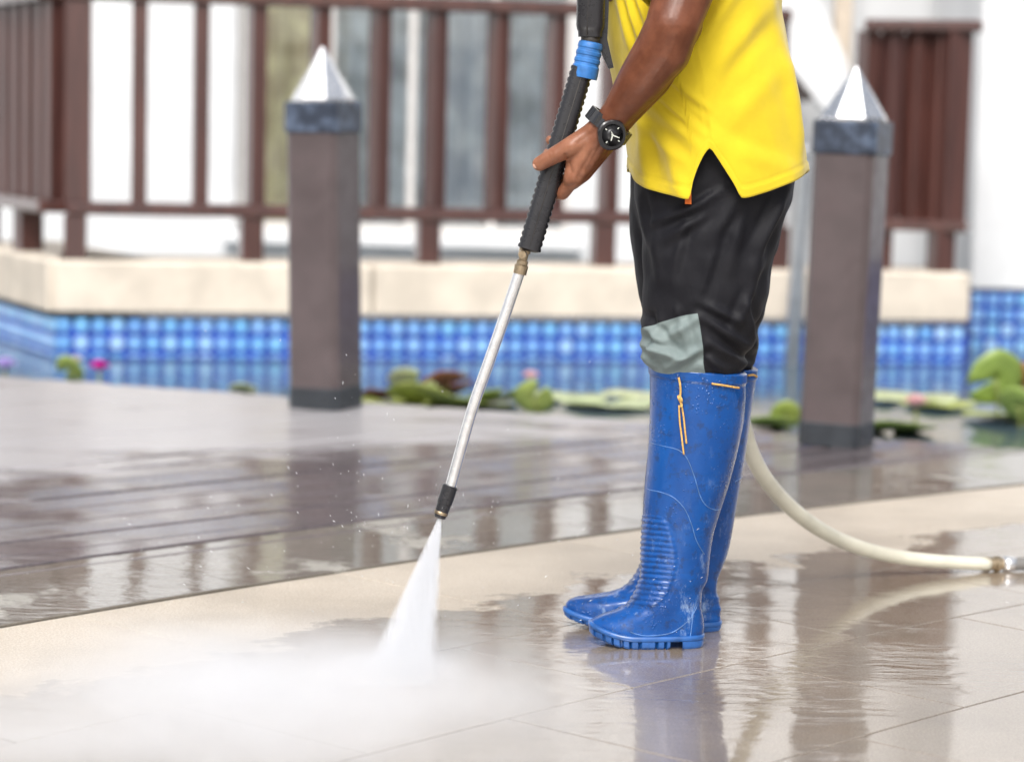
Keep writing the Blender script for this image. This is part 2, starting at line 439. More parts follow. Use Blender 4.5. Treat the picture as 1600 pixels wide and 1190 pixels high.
for nm, x0, x1, z0, z1 in (('wall', -14, xl, -0.65, HZ), ('wall', xr, 6.5, -0.65, HZ), ('wall', xl, xr, -0.65, zb), ('wall', xl, xr, zt, HZ)):
    Geo().box(((x0 + x1) / 2, BY + 0.15, (z0 + z1) / 2), (x1 - x0, 0.3, z1 - z0)).build(nm, M_white, house, smooth=False)
Geo().box(((xl + xr) / 2, BY - 0.03, zb - 0.03), (xr - xl + 0.1, 0.12, 0.05), 0.006).build('sill', M_white, house, smooth=False)
win = Geo()
fx = [xl, X(512), X(640), X(768), xr]
win.box(((xl + xr) / 2, BY + 0.12, zb + 0.025), (xr - xl, 0.06, 0.05), 0.005).box(((xl + xr) / 2, BY + 0.12, zt - 0.025), (xr - xl, 0.06, 0.05), 0.005)
for x in fx: win.box((min(max(x, xl + 0.02), xr - 0.02), BY + 0.12, (zb + zt) / 2), (0.04, 0.055, zt - zb - 0.1), 0.004)
wf = win.build('window', M_frame, house, smooth=False)
for i in range(4):
    a, b = fx[i] + 0.021, fx[i + 1] - 0.021
    Geo().box(((a + b) / 2, BY + 0.12, (zb + zt) / 2), (b - a, 0.006, zt - zb - 0.102)).build('pane', M_glass, wf, smooth=False)
def curtain(x0, x1, mt):
    n = int((x1 - x0) / 0.012); ring = []
    for z in (zb, (zb + zt) / 2, zt):
        ring.append([Vector((x0 + (x1 - x0) * i / n, BY + 0.26 + 0.025 * math.sin(i * 0.55 + math.sin(i * 0.11) * 2) + 0.01 * math.sin(i * .2 + z), z)) for i in range(n + 1)])
    Geo().loft(ring, False, False, closed=False).build('curtain', mt, house)
curtain(xl, X(512), M_khaki); curtain(X(512), X(690), M_greyc); curtain(X(692), X(768), M_paleblue); curtain(X(770), xr, M_greyc)
Geo().box(((xl + xr) / 2, BY + 0.45, (zb + zt) / 2), (xr - xl + 0.2, 0.04, zt - zb + 0.2)).build('room_back', M_dark, house, smooth=False)

# right hand white wall standing in the pond, with two rows of tile
rw = W(1514, 500, 10.66); rwall = thing('white_wall', 'tall white wall at the right rising from the pond above two blue tile rows', 'wall', (rw.x, rw.y, WZ))
Geo().box((rw.x + 3.0, rw.y + 0.6, 2.6), (6.0, 1.2, 4.82), 0.01).build('wall', M_white, rwall, smooth=False)
Geo().box((rw.x + 3.0 + 0.005, rw.y + 0.6, -0.2), (5.99, 1.19, 0.75)).build('tile_backing', M_grout, rwall, smooth=False)
for r in range(4):
    for i in range(14):
        o = link('tile', TM, rwall); o.location = Vector((rw.x + 0.035 + TS * i * 1.0, rw.y - 0.002, 0.183 - 0.035 - TS * r)) - BASE[rwall.name]

# stair parapet (sloping white slab), shade below it as a dark brown piece, beige newel
M_soffit_shade = simple('soffit_shade_brown', (0.045, 0.032, 0.03), 0.6)
M_beige = simple('beige_post', (0.55, 0.47, 0.38), 0.7, var=0.1)
SY = 11.6
stair = thing('stair_parapet', 'white sloping stair parapet with shaded underside behind the right bollard', 'staircase', (X(1300, SY), SY, 0))
def prism(poly, Y, th): 
    g = Geo(); fr = [W(x, y, Y) for x, y in poly]; bk = [q + Vector((0, th, 0)) for q in fr]
    return g.loft([fr, bk])
sharp(prism([(1100, -190), (1235, -60), (1290, 20), (1322, 95), (1345, 200), (1300, 185), (1272, 152), (1238, 110), (1160, 10), (1060, -110)], SY, 0.16).build('parapet', M_white, stair, smooth=False))
prism([(1236, 110), (1272, 154), (1262, 158), (1200, 130), (1150, 60), (1160, 12)], SY + 0.02, 0.9).build('soffit_shade', M_soffit_shade, stair, smooth=False)
px_ = X(1318, SY + 0.3, 50); Geo().box((px_, SY + 0.35, 0.9), (0.085, 0.085, 2.6), 0.006).build('newel_post', M_beige, stair, smooth=False)

# slim grey pole standing in the pond
pl = W(1236, 560, 9.55); pole = Geo().lathe((pl.x, pl.y, -0.5), (pl.x + 0.02, pl.y, 0.80), [(0, 0.03), (0.985, 0.03), (0.995, 0.036), (1, 0.026)])
tag(pole.build('steel_pole', simple('grey_steel', (0.55, 0.56, 0.58), 0.35, metal=0.6, var=0.1), off=Vector((pl.x, pl.y, -0.5)), loc=(pl.x, pl.y, -0.5)),
    'slim pale grey pole rising from the pond beside the right bollard', 'pole')

# ------------------------------------------------------------------ wooden railing on the wall
def wood_mat():
    mt, nt, p = mat('red_brown_timber')
    gr = nz(nt, 40, 5, 0.6, stretch=((1, 1, 0.07), (0, 0, 0)))
    c = mixc(nt, ramp(nt, gr, 0.3, 0.7), (0.046, 0.0155, 0.012), (0.098, 0.035, 0.027))
    rnd = N(nt, 'ShaderNodeObjectInfo').outputs['Random']
    L(nt, mixc(nt, math_(nt, 'MULTIPLY', rnd, 0.4), c, (0.06, 0.03, 0.03)), p.inputs['Base Color'])
    p.inputs['Roughness'].default_value = 0.4; p.inputs['Coat Weight'].default_value = 0.8; p.inputs['Coat Roughness'].default_value = 0.2; L(nt, bump(nt, gr, 0.2, 0.002), p.inputs['Normal']); return mt
M_wood = wood_mat()
ZB, ZT = 0.50, 1.315
def baluster_mesh(name, sx, sy, h):
    g = Geo().box((0, 0, 0), (sx, sy, h), 0.004); me = bpy.data.meshes.new(name)
    me.from_pydata([tuple(v) for v in g.v], [], g.f); me.materials.append(M_wood); return me
BM = baluster_mesh('baluster', 0.058, 0.085, ZT - ZB - 0.05)
CP = baluster_mesh('post', 0.10, 0.10, ZT - ZB - 0.05)
SP = baluster_mesh('short_post', 0.085, 0.10, ZB - 0.025 - COPZ1)
def rail(a, b, z, w, h, parent):
    d = b - a; rot = Matrix.Rotation(math.atan2(d.y, d.x), 3, 'Z'); c = (a + b) / 2
    return Geo().box((c.x, c.y, z), (d.length, w, h), 0.007, rot).build('rail', M_wood, parent, smooth=False)
def stand(me, px, Y, z, yaw, parent, py=200):
    p = W(px, py, Y); o = link(me.name, me, parent); o.location = Vector((p.x, p.y, z)) - parent_base(parent); o.rotation_euler = (0, 0, R(yaw)); return o
def fy(px):   # depth of the railing line at that place along it
    t = (px - 85) / (1512 - 85); return 9.25 + 0.10 + 0.63 * t
fc = W(118, 200, fy(118))
fence = thing('railing', 'long red brown timber railing on the wall behind the left bollard', 'railing', (fc.x, fc.y, COPZ1))
zm = (ZB + ZT) / 2
fA, fB = W(104, 300, fy(104)), W(1222, 300, fy(1222))
rail(fA, fB, ZT, 0.13, 0.05, fence); rail(fA, fB, ZB, 0.12, 0.05, fence)
stand(CP, 122, fy(122), zm, 8, fence)
for px, yaw in ((218, 8), (313, 14), (400, 24), (499, 28), (592, 32), (680, 34), (776, 34), (866, 30), (952, 26), (1044, 30), (1136, 30), (1210, 30)):
    stand(BM, px, fy(px), zm, yaw, fence)
for px, yaw in ((118, 8), (392, 15), (668, 15), (942, 12), (1213, 12)):
    stand(SP, px, fy(px), (ZB - 0.025 + COPZ1) / 2, yaw, fence, 370)
rC = W(-60, 300, 10.6); rC.x += 0.05
rail(rC, fA + Vector((-0.06, 0.06, 0)), ZT, 0.13, 0.048, fence); rail(rC, fA + Vector((-0.06, 0.06, 0)), ZB, 0.12, 0.048, fence)
for t in (0.08, 0.2, 0.32, 0.44, 0.56, 0.68, 0.80, 0.9):
    q = rC.lerp(fA, t); o = link('baluster', BM, fence); o.location = Vector((q.x, q.y, zm)) - BASE[fence.name]; o.rotation_euler = (0, 0, R(-52))
for t in (0.15, 0.62):
    q = rC.lerp(fA, t); o = link('short_post', SP, fence); o.location = Vector((q.x, q.y, (ZB - 0.025 + COPZ1) / 2)) - BASE[fence.name]; o.rotation_euler = (0, 0, R(-55))
rp = W(1490, 300, 9.88)
fence2 = thing('railing', 'short red brown timber railing section behind the right bollard', 'railing', (rp.x, rp.y, COPZ1))
g1, g2 = W(1344, 300, 10.02), W(1508, 300, 9.90)
rail(g1, g2 + Vector((0.045, 0, 0)), ZT - 0.02, 0.15, 0.045, fence2); rail(g1, g2 + Vector((0.02, 0, 0)), ZB - 0.01, 0.14, 0.045, fence2)
for px, yaw, Y in ((1351, 25, 10.03), (1390, 27, 10.0), (1428, 28, 9.98), (1462, 28, 9.96), (1371, 10, 10.3), (1410, 10, 10.3), (1446, 10, 10.3)):
    stand(BM, px, Y, zm - 0.015, yaw, fence2)
stand(CP, 1489, 9.92, zm - 0.015, 20, fence2)
stand(SP, 1470, 9.92, (ZB - 0.035 + COPZ1) / 2, 15, fence2, 390); stand(SP, 1372, 10.0, (ZB - 0.035 + COPZ1) / 2, 15, fence2, 390)

# ------------------------------------------------------------------ bollards
M_bol = simple('brown_grey_coated_wood', (0.076, 0.057, 0.058), 0.45, var=0.12, vs=9, bs=0.15, bd=0.001, bsc=200, coat=0.25)
def band_mat():
    mt, nt, p = mat('dark_blue_band')
    f = ramp(nt, nz(nt, 22, 4, 0.6), 0.42, 0.66)
    L(nt, mixc(nt, f, (0.022, 0.030, 0.048), (0.075, 0.10, 0.15)), p.inputs['Base Color'])
    p.inputs['Roughness'].default_value = 0.4; return mt
M_band = band_mat()
M_foot = simple('dark_foot_band', (0.022, 0.026, 0.032), 0.5, var=0.2)
M_cone = simple('bright_steel', (0.86, 0.87, 0.89), 0.24, metal=1.0, var=0.03, bs=0)
def bollard(px, py, Y, label, tilt, dz=0.0, ch=0.150):
    b = W(px, py, Y); b.z = 0.006
    t = thing('bollard', label, 'bollard', (b.x, b.y, b.z), 'bollards along the edge of the deck')
    def ngon(s, z, yaw=-25, n=4, r=0.012):
        out = []
        for i in range(n):
            a0_ = R(yaw + 45 + 360 / n * i); c = Vector((math.cos(a0_), math.sin(a0_), 0))
            k = s / math.sqrt(2) if n == 4 else s
            tang = Vector((-c.y, c.x, 0))
            out += [b + c * (k - r) - tang * r + Vector((0, 0, z)), b + c * (k - r) + tang * r + Vector((0, 0, z))]
        return out
    S = 0.168
    def sq(nm, mt, s0, prof): 
        return sharp(Geo().loft([ngon(s0 + ds, z) for ds, z in prof]).build(nm, mt, t, smooth=False))
    sq('shaft', M_bol, S, [(0, 0.062), (0, 0.815 + dz)])
    sq('foot_band', M_foot, S, [(0.004, 0), (0.004, 0.061), (0.0, 0.064)])
    sq('top_band', M_band, S, [(-0.004, 0.81 + dz), (0.012, 0.816 + dz), (0.012, 0.896 + dz), (0.006, 0.903 + dz)])
    # faceted steel point
    rings = [[b + Vector((math.cos(R(9 + 45 * i)) * r, math.sin(R(9 + 45 * i)) * r, z)) for i in range(8)] for r, z in ((0.094, 0.901 + dz), (0.094, 0.910 + dz), (0.004, 0.912 + dz + ch))]
    Geo().loft(rings).build('cone_cap', M_cone, t, smooth=False)
    t.rotation_euler = (0, R(tilt), 0)
    return t
bollard(509, 634, 7.20, 'brown square bollard with steel cone on the left, nearest the blue tiled wall', -1.4)
bollard(1306, 690, 6.62, 'brown square bollard with steel cone on the right, behind the hose', 1.0, -0.022, 0.135)

# ------------------------------------------------------------------ lily pads and flowers
def leaf_mat(nm, a, b):
    mt, nt, p = mat(nm)
    rnd = N(nt, 'ShaderNodeObjectInfo').outputs['Random']
    c = mixc(nt, rnd, a, b); c = mixc(nt, ramp(nt, nz(nt, 14, 4), 0.35, 0.7, 0, 0.5), c, tuple(x * 0.6 for x in a))
    L(nt, c, p.inputs['Base Color']); p.inputs['Roughness'].default_value = 0.35
    p.inputs['Subsurface Weight'].default_value = 0.0; return mt
M_pad = leaf_mat('lily_pad_green', (0.24, 0.34, 0.08), (0.42, 0.46, 0.12))
M_padp = leaf_mat('lily_pad_pale', (0.46, 0.54, 0.30), (0.56, 0.58, 0.34))
M_padr = leaf_mat('lily_pad_rust', (0.26, 0.10, 0.05), (0.32, 0.16, 0.07))
M_stem = simple('lily_stem', (0.14, 0.16, 0.04), 0.5)
def pad(px, py, r, mt, label, tilt=(0, 0), lift=0.006, stem=False):
    z = WZ + lift; c = G(px, py, z)
    g = Geo(); n = 26; rings = []
    a_n = random.uniform(0, 6.28)
    def pt(q, i):
        a = a_n + 0.22 + (2 * math.pi - 0.44) * i / n
        rr = r * q * (1 + 0.04 * math.sin(3 * a) + 0.02 * math.sin(7 * a))
        zz = 0.014 * r / 0.12 * q ** 3 * (0.6 + 0.3 * math.sin(3 * a + 1)) + 0.001 * math.sin(9 * a) * q
        return Vector((math.cos(a) * rr, math.sin(a) * rr, zz))
    M = Matrix.Rotation(R(tilt[0]), 3, 'X') @ Matrix.Rotation(R(tilt[1]), 3, 'Y')
    for q in (0.02, 0.4, 0.75, 1.0): rings.append([c + M @ pt(q, i) for i in range(n + 1)])
    g.loft(rings, False, False, closed=False)
    root = thing('lily_pad', label, 'lily pad', tuple(c), 'lily pads floating on the pond')
    o = g.build('leaf', mt, root); s = o.modifiers.new('thick', 'SOLIDIFY'); s.thickness = 0.003
    if stem: Geo().tube([c, c + Vector((0.01, 0.01, -lift * 0.5)), (c.x + 0.02, c.y + 0.01, WZ - 0.1)], 0.005, 8).build('stem', M_stem, root)
    return root
pads = [
 (620, 632, 0.13, M_pad, 'green lily pad just right of the left bollard foot', (0, 0), 0.006, False),
 (664, 624, 0.13, M_pad, 'green lily pad curling up beside the rust brown leaf', (-22, 10), 0.03, False),
 (648, 606, 0.10, M_padp, 'pale folded lily leaf standing up left of the rust brown leaf', (-35, 20), 0.04, True),
 (696, 602, 0.095, M_padr, 'rust brown lily leaf standing behind the steel wand', (-30, -10), 0.04, True),
 (735, 630, 0.15, M_pad, 'bright green lily pad directly behind the steel wand', (-6, 5), 0.01, False),
 (778, 622, 0.12, M_pad, 'green lily pad right of the wand, left of the dark curled leaf', (-15, -12), 0.03, False),
 (834, 622, 0.065, M_pad, 'dark green curled lily leaf midway between wand and boots', (-58, 8), 0.06, True),
 (880, 624, 0.15, M_padp, 'pale yellow green lily pad right of the dark curled leaf', (0, 0), 0.006, False),
 (950, 632, 0.16, M_padp, 'pale green lily pad close left of the blue boots', (0, 0), 0.006, False),
 (995, 620, 0.12, M_padp, 'pale lily pad partly hidden by the blue boots', (0, 0), 0.006, False),
 (588, 618, 0.06, M_padr, 'small brown lily leaf touching the left bollard edge', (-20, 0), 0.02, False),
 (380, 609, 0.05, M_padp, 'small yellowish lily leaf at the deck edge left of the left bollard', (-25, 0), 0.02, False),
 (1205, 664, 0.10, M_pad, 'green lily pad between the boots and the right bollard', (-15, 0), 0.02, False),
 (1228, 648, 0.05, M_pad, 'yellow green leaf standing against the right bollard, left side', (-60, 0), 0.05, True),
 (1395, 672, 0.14, M_pad, 'bright green lily pad at the right foot of the right bollard', (-12, 0), 0.015, False),
 (1420, 625, 0.17, M_padp, 'pale green lily pad floating behind the pink bud', (0, 0), 0.006, False),
 (1468, 634, 0.13, M_pad, 'green lily pad floating farther right of the pink bud', (0, 0), 0.006, False),
 (1556, 592, 0.10, M_pad, 'large round olive leaf raised above the water at the right', (-68, -12), 0.13, True),
 (1590, 634, 0.07, M_pad, 'yellow green tilted leaf at the right edge below the raised one', (-50, 35), 0.07, True),
 (1598, 605, 0.09, M_padr, 'rust coloured leaf at the right edge beside the olive leaf', (-60, 20), 0.10, True),
 (1572, 652, 0.14, M_pad, 'flat green lily pad below the tilted leaves at the right edge', (-4, 0), 0.01, False),
 (108, 576, 0.055, M_pad, 'small olive curled leaf left of the magenta flower', (-55, 20), 0.03, True)]
for a in pads: pad(*a)
def flower(px, py, r, col, label, lift=0.045):
    c = G(px, py, WZ + lift); root = thing('water_lily', label, 'flower', tuple(c), 'water lily flowers')
    mt = simple('petal', col, 0.6, var=0.15, vs=40)
    for layer, (n, open_, ln) in enumerate(((8, 62, 1.0), (7, 38, 0.95), (5, 15, 0.85))):
        for i in range(n):
            a = 2 * math.pi * (i + layer * 0.5) / n; o_ = R(open_)
            d = Vector((math.cos(a) * math.sin(o_), math.sin(a) * math.sin(o_), math.cos(o_))); s = Vector((-math.sin(a), math.cos(a), 0)); nn = d.cross(s)
            pts = []
            for q, wd in ((0, 0.12), (0.35, 0.30), (0.7, 0.26), (1, 0.02)):
                pts.append([c + d * r * ln * q + s * wd * r * k + nn * (0.08 * abs(k) - 0.05 * q * q) * r for k in (-1, 0, 1)])
            Geo().loft(pts, False, False, closed=False).build('petal', mt, root)
    Geo().tube([c, c + Vector((0.005, 0.0, -lift - 0.08))], 0.006, 8).build('stem', M_stem, root)
    return root
flower(155, 579, 0.044, (0.75, 0.03, 0.42), 'bright magenta water lily at the deck edge far left')
flower(8, 577, 0.05, (0.60, 0.48, 0.86), 'pale violet water lily at the left edge of the picture')
flower(120, 566, 0.03, (0.75, 0.66, 0.55), 'small cream lily bud just left of the magenta water lily', 0.04)
flower(829, 592, 0.036, (0.80, 0.50, 0.55), 'small pale pink lily above the dark curled leaf', 0.07)
flower(1431, 636, 0.05, (0.82, 0.52, 0.54), 'pale pink lily bud right of the right bollard', 0.06)

# ------------------------------------------------------------------ person: cloth fold helper
def folds(px, py, lst):
    h = 0.0
    for (x0, y0, x1, y1, wd, amp, sgn) in lst:
        dx, dy = x1 - x0, y1 - y0; l2 = dx * dx + dy * dy
        t = ((px - x0) * dx + (py - y0) * dy) / l2
        if t < -0.4 or t > 1.4: continue
        ln = math.sqrt(l2); d = ((px - x0) * dy - (py - y0) * dx) / ln
        if abs(d) > wd * 4: continue
        tt = min(1, max(0, t)); end = math.exp(-((t - tt) * ln / (wd * 2)) ** 2)
        taper = 0.35 + 0.65 * math.sin(math.pi * min(1, max(0, 0.12 + 0.8 * tt)))
        h += amp * end * taper * (math.exp(-(d / wd) ** 2) - 0.75 * math.exp(-((d - sgn * 1.5 * wd) / wd) ** 2))
    return h
def sgnpow(v, e): return math.copysign(abs(v) ** e, v)
YT = 4.02
P0 = G(1030, 1005); P0.z = 0
person = thing('person', 'person in yellow shirt, dark trousers and blue rubber boots holding a spray lance', 'person', (P0.x, P0.y, 0))

# skin -------------------------------------------------------------------------------------
def skin_mat():
    mt, nt, p = mat('brown_skin')
    f = ramp(nt, nz(nt, 28, 5, 0.6), 0.3, 0.72); g = nz(nt, 500, 3)
    c = mixc(nt, f, (0.105, 0.031, 0.013), (0.170, 0.058, 0.028))
    # the hand is a little lighter than the arm (world-space, below the wrist)
    pos = N(nt, 'ShaderNodeNewGeometry').outputs['Position']; sx = N(nt, 'ShaderNodeSeparateXYZ'); L(nt, pos, sx.inputs[0])
    hand = ramp(nt, sx.outputs[0], W(955, 200, 3.8).x, W(895, 240, 3.8).x)
    c = mixc(nt, math_(nt, 'MULTIPLY', hand, 0.75), c, mixc(nt, f, (0.25, 0.100, 0.054), (0.37, 0.17, 0.10)))
    L(nt, c, p.inputs['Base Color']); p.inputs['Roughness'].default_value = 0.38; p.inputs['Specular IOR Level'].default_value = 0.35
    p.inputs['Subsurface Weight'].default_value = 0.12; p.inputs['Subsurface Radius'].default_value = (0.012, 0.005, 0.003); p.inputs['Subsurface Scale'].default_value = 0.4
    v = N(nt, 'ShaderNodeTexVoronoi', Scale=420.0); L(nt, pos, v.inputs['Vector'])
    n1 = bump(nt, g, 0.18, 0.0008); n2 = bump(nt, v.outputs['Distance'], 0.12, 0.0006, n1)
    L(nt, bump(nt, nz(nt, 60, 3), 0.15, 0.003, n2), p.inputs['Normal']); return mt
M_skin = skin_mat()
GY = 3.86                                   # depth of the lance
caps = []
def ball(px, py, dy, r): return (W(px, py, GY + dy), r)
def cap(*bs):
    for a, b in zip(bs, bs[1:]): caps.append((a, b))
sh = (W(1118, -200, 3.86), 0.062); elb = (W(1050, 42, 3.755), 0.042)
cap(sh, (W(1085, -60, 3.80), 0.050), elb)
cap(elb, (W(1036, 78, 3.765), 0.044), (W(1000, 128, 3.785), 0.0365), (W(968, 172, 3.805), 0.026), (W(952, 192, 3.815), 0.0235))
cap((W(1066, 40, 3.78), 0.032), (W(1018, 122, 3.80), 0.032), (W(978, 178, 3.825), 0.021), (W(962, 196, 3.835), 0.021))
wr1, wr2 = ball(951, 193, -0.045, 0.0225), ball(962, 200, -0.020, 0.0205)
mI, mM, mR, mP = ball(896, 277, -0.028, 0.0160), ball(910, 269, -0.010, 0.0160), ball(921, 256, 0.006, 0.0150), ball(931, 240, 0.020, 0.0135)
for mm in (mI, mM, mR, mP): caps.append((wr1, mm)); caps.append((wr2, mm))
caps += [(mI, ball(890, 288, -0.018, 0.0112)), (mI, mM), (mM, mR), (mR, mP)]
tC, tM, tI, tT = ball(922, 213, -0.036, 0.0190), ball(893, 229, -0.040, 0.0165), ball(866, 243, -0.036, 0.0136), ball(843, 256, -0.029, 0.0118)
caps += [(wr1, tC), (tC, tM), (tM, tI), (tI, tT), (tC, mI), (ball(900, 236, -0.026, 0.0125), mI), (tC, mM)]
cap(ball(890, 288, -0.018, 0.0112), ball(879, 302, -0.002, 0.0110), ball(862, 303, 0.026, 0.0098), ball(846, 288, 0.028, 0.0085))
cap(mM, ball(895, 286, 0.022, 0.0112), ball(868, 278, 0.038, 0.0098), ball(848, 260, 0.024, 0.0085))
cap(mR, ball(908, 268, 0.034, 0.0108), ball(878, 250, 0.040, 0.0095), ball(856, 240, 0.022, 0.0083))
cap(mP, ball(915, 240, 0.036, 0.0098), ball(886, 222, 0.036, 0.0085), ball(860, 219, 0.012, 0.0080))
# the rest of the body, under the clothes
def bw(px, py, Y): return W(px, py, Y)
pel, chest, neck = bw(1120, 190, 4.02), bw(1085, -120, 4.02), bw(1075, -300, 4.02)
caps += [((bw(1110, 190, 3.95), 0.085), (bw(1090, -60, 3.93), 0.09)), ((bw(1110, 190, 4.09), 0.085), (bw(1090, -60, 4.11), 0.09)),
         ((bw(1110, 190, 3.95), 0.085), (bw(1110, 190, 4.09), 0.085)), ((bw(1090, -60, 3.93), 0.09), (bw(1085, -190, 3.92), 0.07)),
         ((bw(1090, -60, 4.11), 0.09), (bw(1085, -190, 4.12), 0.07)), ((bw(1085, -190, 3.92), 0.07), (bw(1085, -190, 4.12), 0.07)),
         (sh, (bw(1085, -190, 3.95), 0.07)), ((bw(1085, -230, 4.02), 0.06), (bw(1050, -330, 4.02), 0.052)),
         ((bw(1040, -385, 4.02), 0.088), (bw(1025, -370, 4.02), 0.084)), ((bw(1040, -385, 4.02), 0.088), (bw(1010, -325, 4.02), 0.05)),
         ((bw(950, -355, 4.02), 0.012), (bw(960, -375, 4.02), 0.010))]
rs = (bw(1118, -200, 4.18), 0.06)
caps += [(rs, (bw(1085, -190, 4.10), 0.07)), (rs, (bw(1085, 20, 4.22), 0.042)), ((bw(1085, 20, 4.22), 0.042), (bw(985, -10, 4.0), 0.028)), ((bw(985, -10, 4.0), 0.03), (bw(960, -30, 3.93), 0.035))]
for Yl, kx in ((3.96, 1090), (4.10, 1100)):
    caps += [((bw(1110, 210, Yl), 0.075), (bw(kx, 520, Yl), 0.05)), ((bw(kx, 520, Yl), 0.05), (bw(kx - 12, 840, Yl), 0.028))]
def blob(caps, voxel, smooth):
    bmx = bmesh.new(); uni = bmesh.new(); bmesh.ops.create_icosphere(uni, subdivisions=3, radius=1); sv = [v.co.copy() for v in uni.verts]; uni.free()
    allv, allf = [], []
    for (p, r), (q, s) in caps:
        b = bmesh.new()
        for v in sv: b.verts.new(p + v * r)
        for v in sv: b.verts.new(q + v * s)
        res = bmesh.ops.convex_hull(b, input=b.verts[:])
        bmesh.ops.delete(b, geom=[g for g in set(res['geom_interior'] + res['geom_unused']) if isinstance(g, bmesh.types.BMVert)], context='VERTS')
        b.verts.index_update(); n = len(allv)
        allv += [v.co.copy() for v in b.verts]; allf += [[n + v.index for v in f.verts] for f in b.faces]; b.free()
    me = bpy.data.meshes.new('tmp'); me.from_pydata([tuple(v) for v in allv], [], allf)
    o = bpy.data.objects.new('tmp', me); COL.objects.link(o)
    rm = o.modifiers.new('r', 'REMESH'); rm.mode = 'VOXEL'; rm.voxel_size = voxel
    sm = o.modifiers.new('s', 'SMOOTH'); sm.iterations = smooth; sm.factor = 0.5
    dg = bpy.context.evaluated_depsgraph_get(); out = bpy.data.meshes.new_from_object(o.evaluated_get(dg))
    bpy.data.objects.remove(o); bpy.data.meshes.remove(me); return out
def dors(b, t, lift): return (wr1[0].lerp(b[0], t) + Vector((-0.002, -lift, 0.003)), 0)
for b, lf in ((mI, 0.0145), (mM, 0.0152), (mR, 0.0140), (mP, 0.0122)):
    q0, q1 = dors(b, 0.35, lf + 0.002)[0], dors(b, 0.97, lf - 0.001)[0]
    caps.append(((q0, 0.0035), (q1, 0.0050)))
vn = [W(x, y, 3.74 + d) for x, y, d in ((1030, 70, -0.012), (1012, 98, -0.004), (996, 112, 0.006), (978, 140, 0.020), (966, 158, 0.034))]
for a, b in zip(vn, vn[1:]): caps.append(((a, 0.0028), (b, 0.0028)))
bme = blob(caps, 0.0025, 3)
# knuckles stand out, hollows run between the tendons, creases at the thumb
KN = [(897, 279, 6, 0.0022), (911, 271, 6, 0.0020), (924, 258, 6, 0.0016), (866, 243, 7, 0.0012), (893, 229, 8, 0.0012), (880, 302, 4, 0.0010)]
HO = [(904, 277, 926, 236, 3.5, -0.0022, 1), (917, 266, 938, 228, 3.5, -0.0020, 1), (884, 243, 892, 268, 3.5, -0.0026, 1), (862, 236, 866, 252, 1.8, -0.0009, 1), (856, 240, 861, 255, 1.8, -0.0008, 1), (884, 292, 896, 289, 2.2, -0.0012, 1), (936, 200, 905, 222, 4.5, -0.0014, 1)]
vnorm = [v.normal.copy() for v in bme.vertices]
for v, vn_ in zip(bme.vertices, vnorm):
    if vn_.y < -0.1 and v.co.y < 3.9:
        x, y = proj(v.co)
        if 825 < x < 950 and 190 < y < 320:
            d = sum(a * math.exp(-((x - kx) ** 2 + (y - ky) ** 2) / r_ ** 2) for kx, ky, r_, a in KN)
            for (x0, y0, x1, y1, wd, am, _) in HO:
                dx, dy = x1 - x0, y1 - y0; l2 = dx * dx + dy * dy; t = min(1, max(0, ((x - x0) * dx + (y - y0) * dy) / l2))
                d += am * math.exp(-((x - x0 - t * dx) ** 2 + (y - y0 - t * dy) ** 2) / wd ** 2)
            v.co += vn_ * d
bme.name = 'body'; bme.transform(Matrix.Translation(-BASE[person.name]))
bme.materials.clear(); bme.materials.append(M_skin); bme.polygons.foreach_set('use_smooth', [True] * len(bme.polygons))
body = link('body', bme, person)
# thumb nail
nc = W(839, 257, GY - 0.0372); nl = Geo()
ax = (W(836, 260, GY - 0.03) - W(866, 244, GY - 0.035)).normalized(); sd_ = ax.cross(Vector((0, -1, 0.25)).normalized()).normalized(); nn_ = sd_.cross(ax).normalized()
if nn_.y > 0: nn_ = -nn_
nl.loft([[nc + ax * u * 0.0066 + sd_ * 0.0055 * k * wd + nn_ * (0.0010 - 0.0022 * k * k) for k in (-1, -.5, 0, .5, 1)] for u, wd in ((-1, 0.75), (-0.4, 1), (0.5, 0.95), (1, 0.6))], False, False, closed=False)
nl.build('thumb_nail', simple('nail', (0.44, 0.26, 0.19), 0.3, var=0.05), body)

# shirt ------------------------------------------------------------------------------------
def shirt_mat():
    mt, nt, p = mat('yellow_knit')
    f = ramp(nt, nz(nt, 12, 5, 0.6), 0.3, 0.7)
    L(nt, mixc(nt, f, (0.58, 0.43, 0.003), (0.65, 0.49, 0.005)), p.inputs['Base Color'])
    p.inputs['Roughness'].default_value = 0.85; p.inputs['Sheen Weight'].default_value = 0.25
    w1 = nz(nt, 900, 2, 0.5, stretch=((1, 1, 1.8), (0, 0, 0))); n1 = bump(nt, w1, 0.25, 0.0006)
    L(nt, bump(nt, nz(nt, 45, 4, 0.55), 0.22, 0.004, n1), p.inputs['Normal']); return mt
M_shirt = shirt_mat()
TOR = [(-240, 1030, 1130, 0.11), (-190, 985, 1185, 0.20), (-120, 960, 1200, 0.20), (0, 948, 1215, 0.192), (60, 951, 1223, 0.190), (130, 964, 1239, 0.188), (200, 980, 1250, 0.190), (265, 986, 1256, 0.192), (320, 984, 1258, 0.193)]
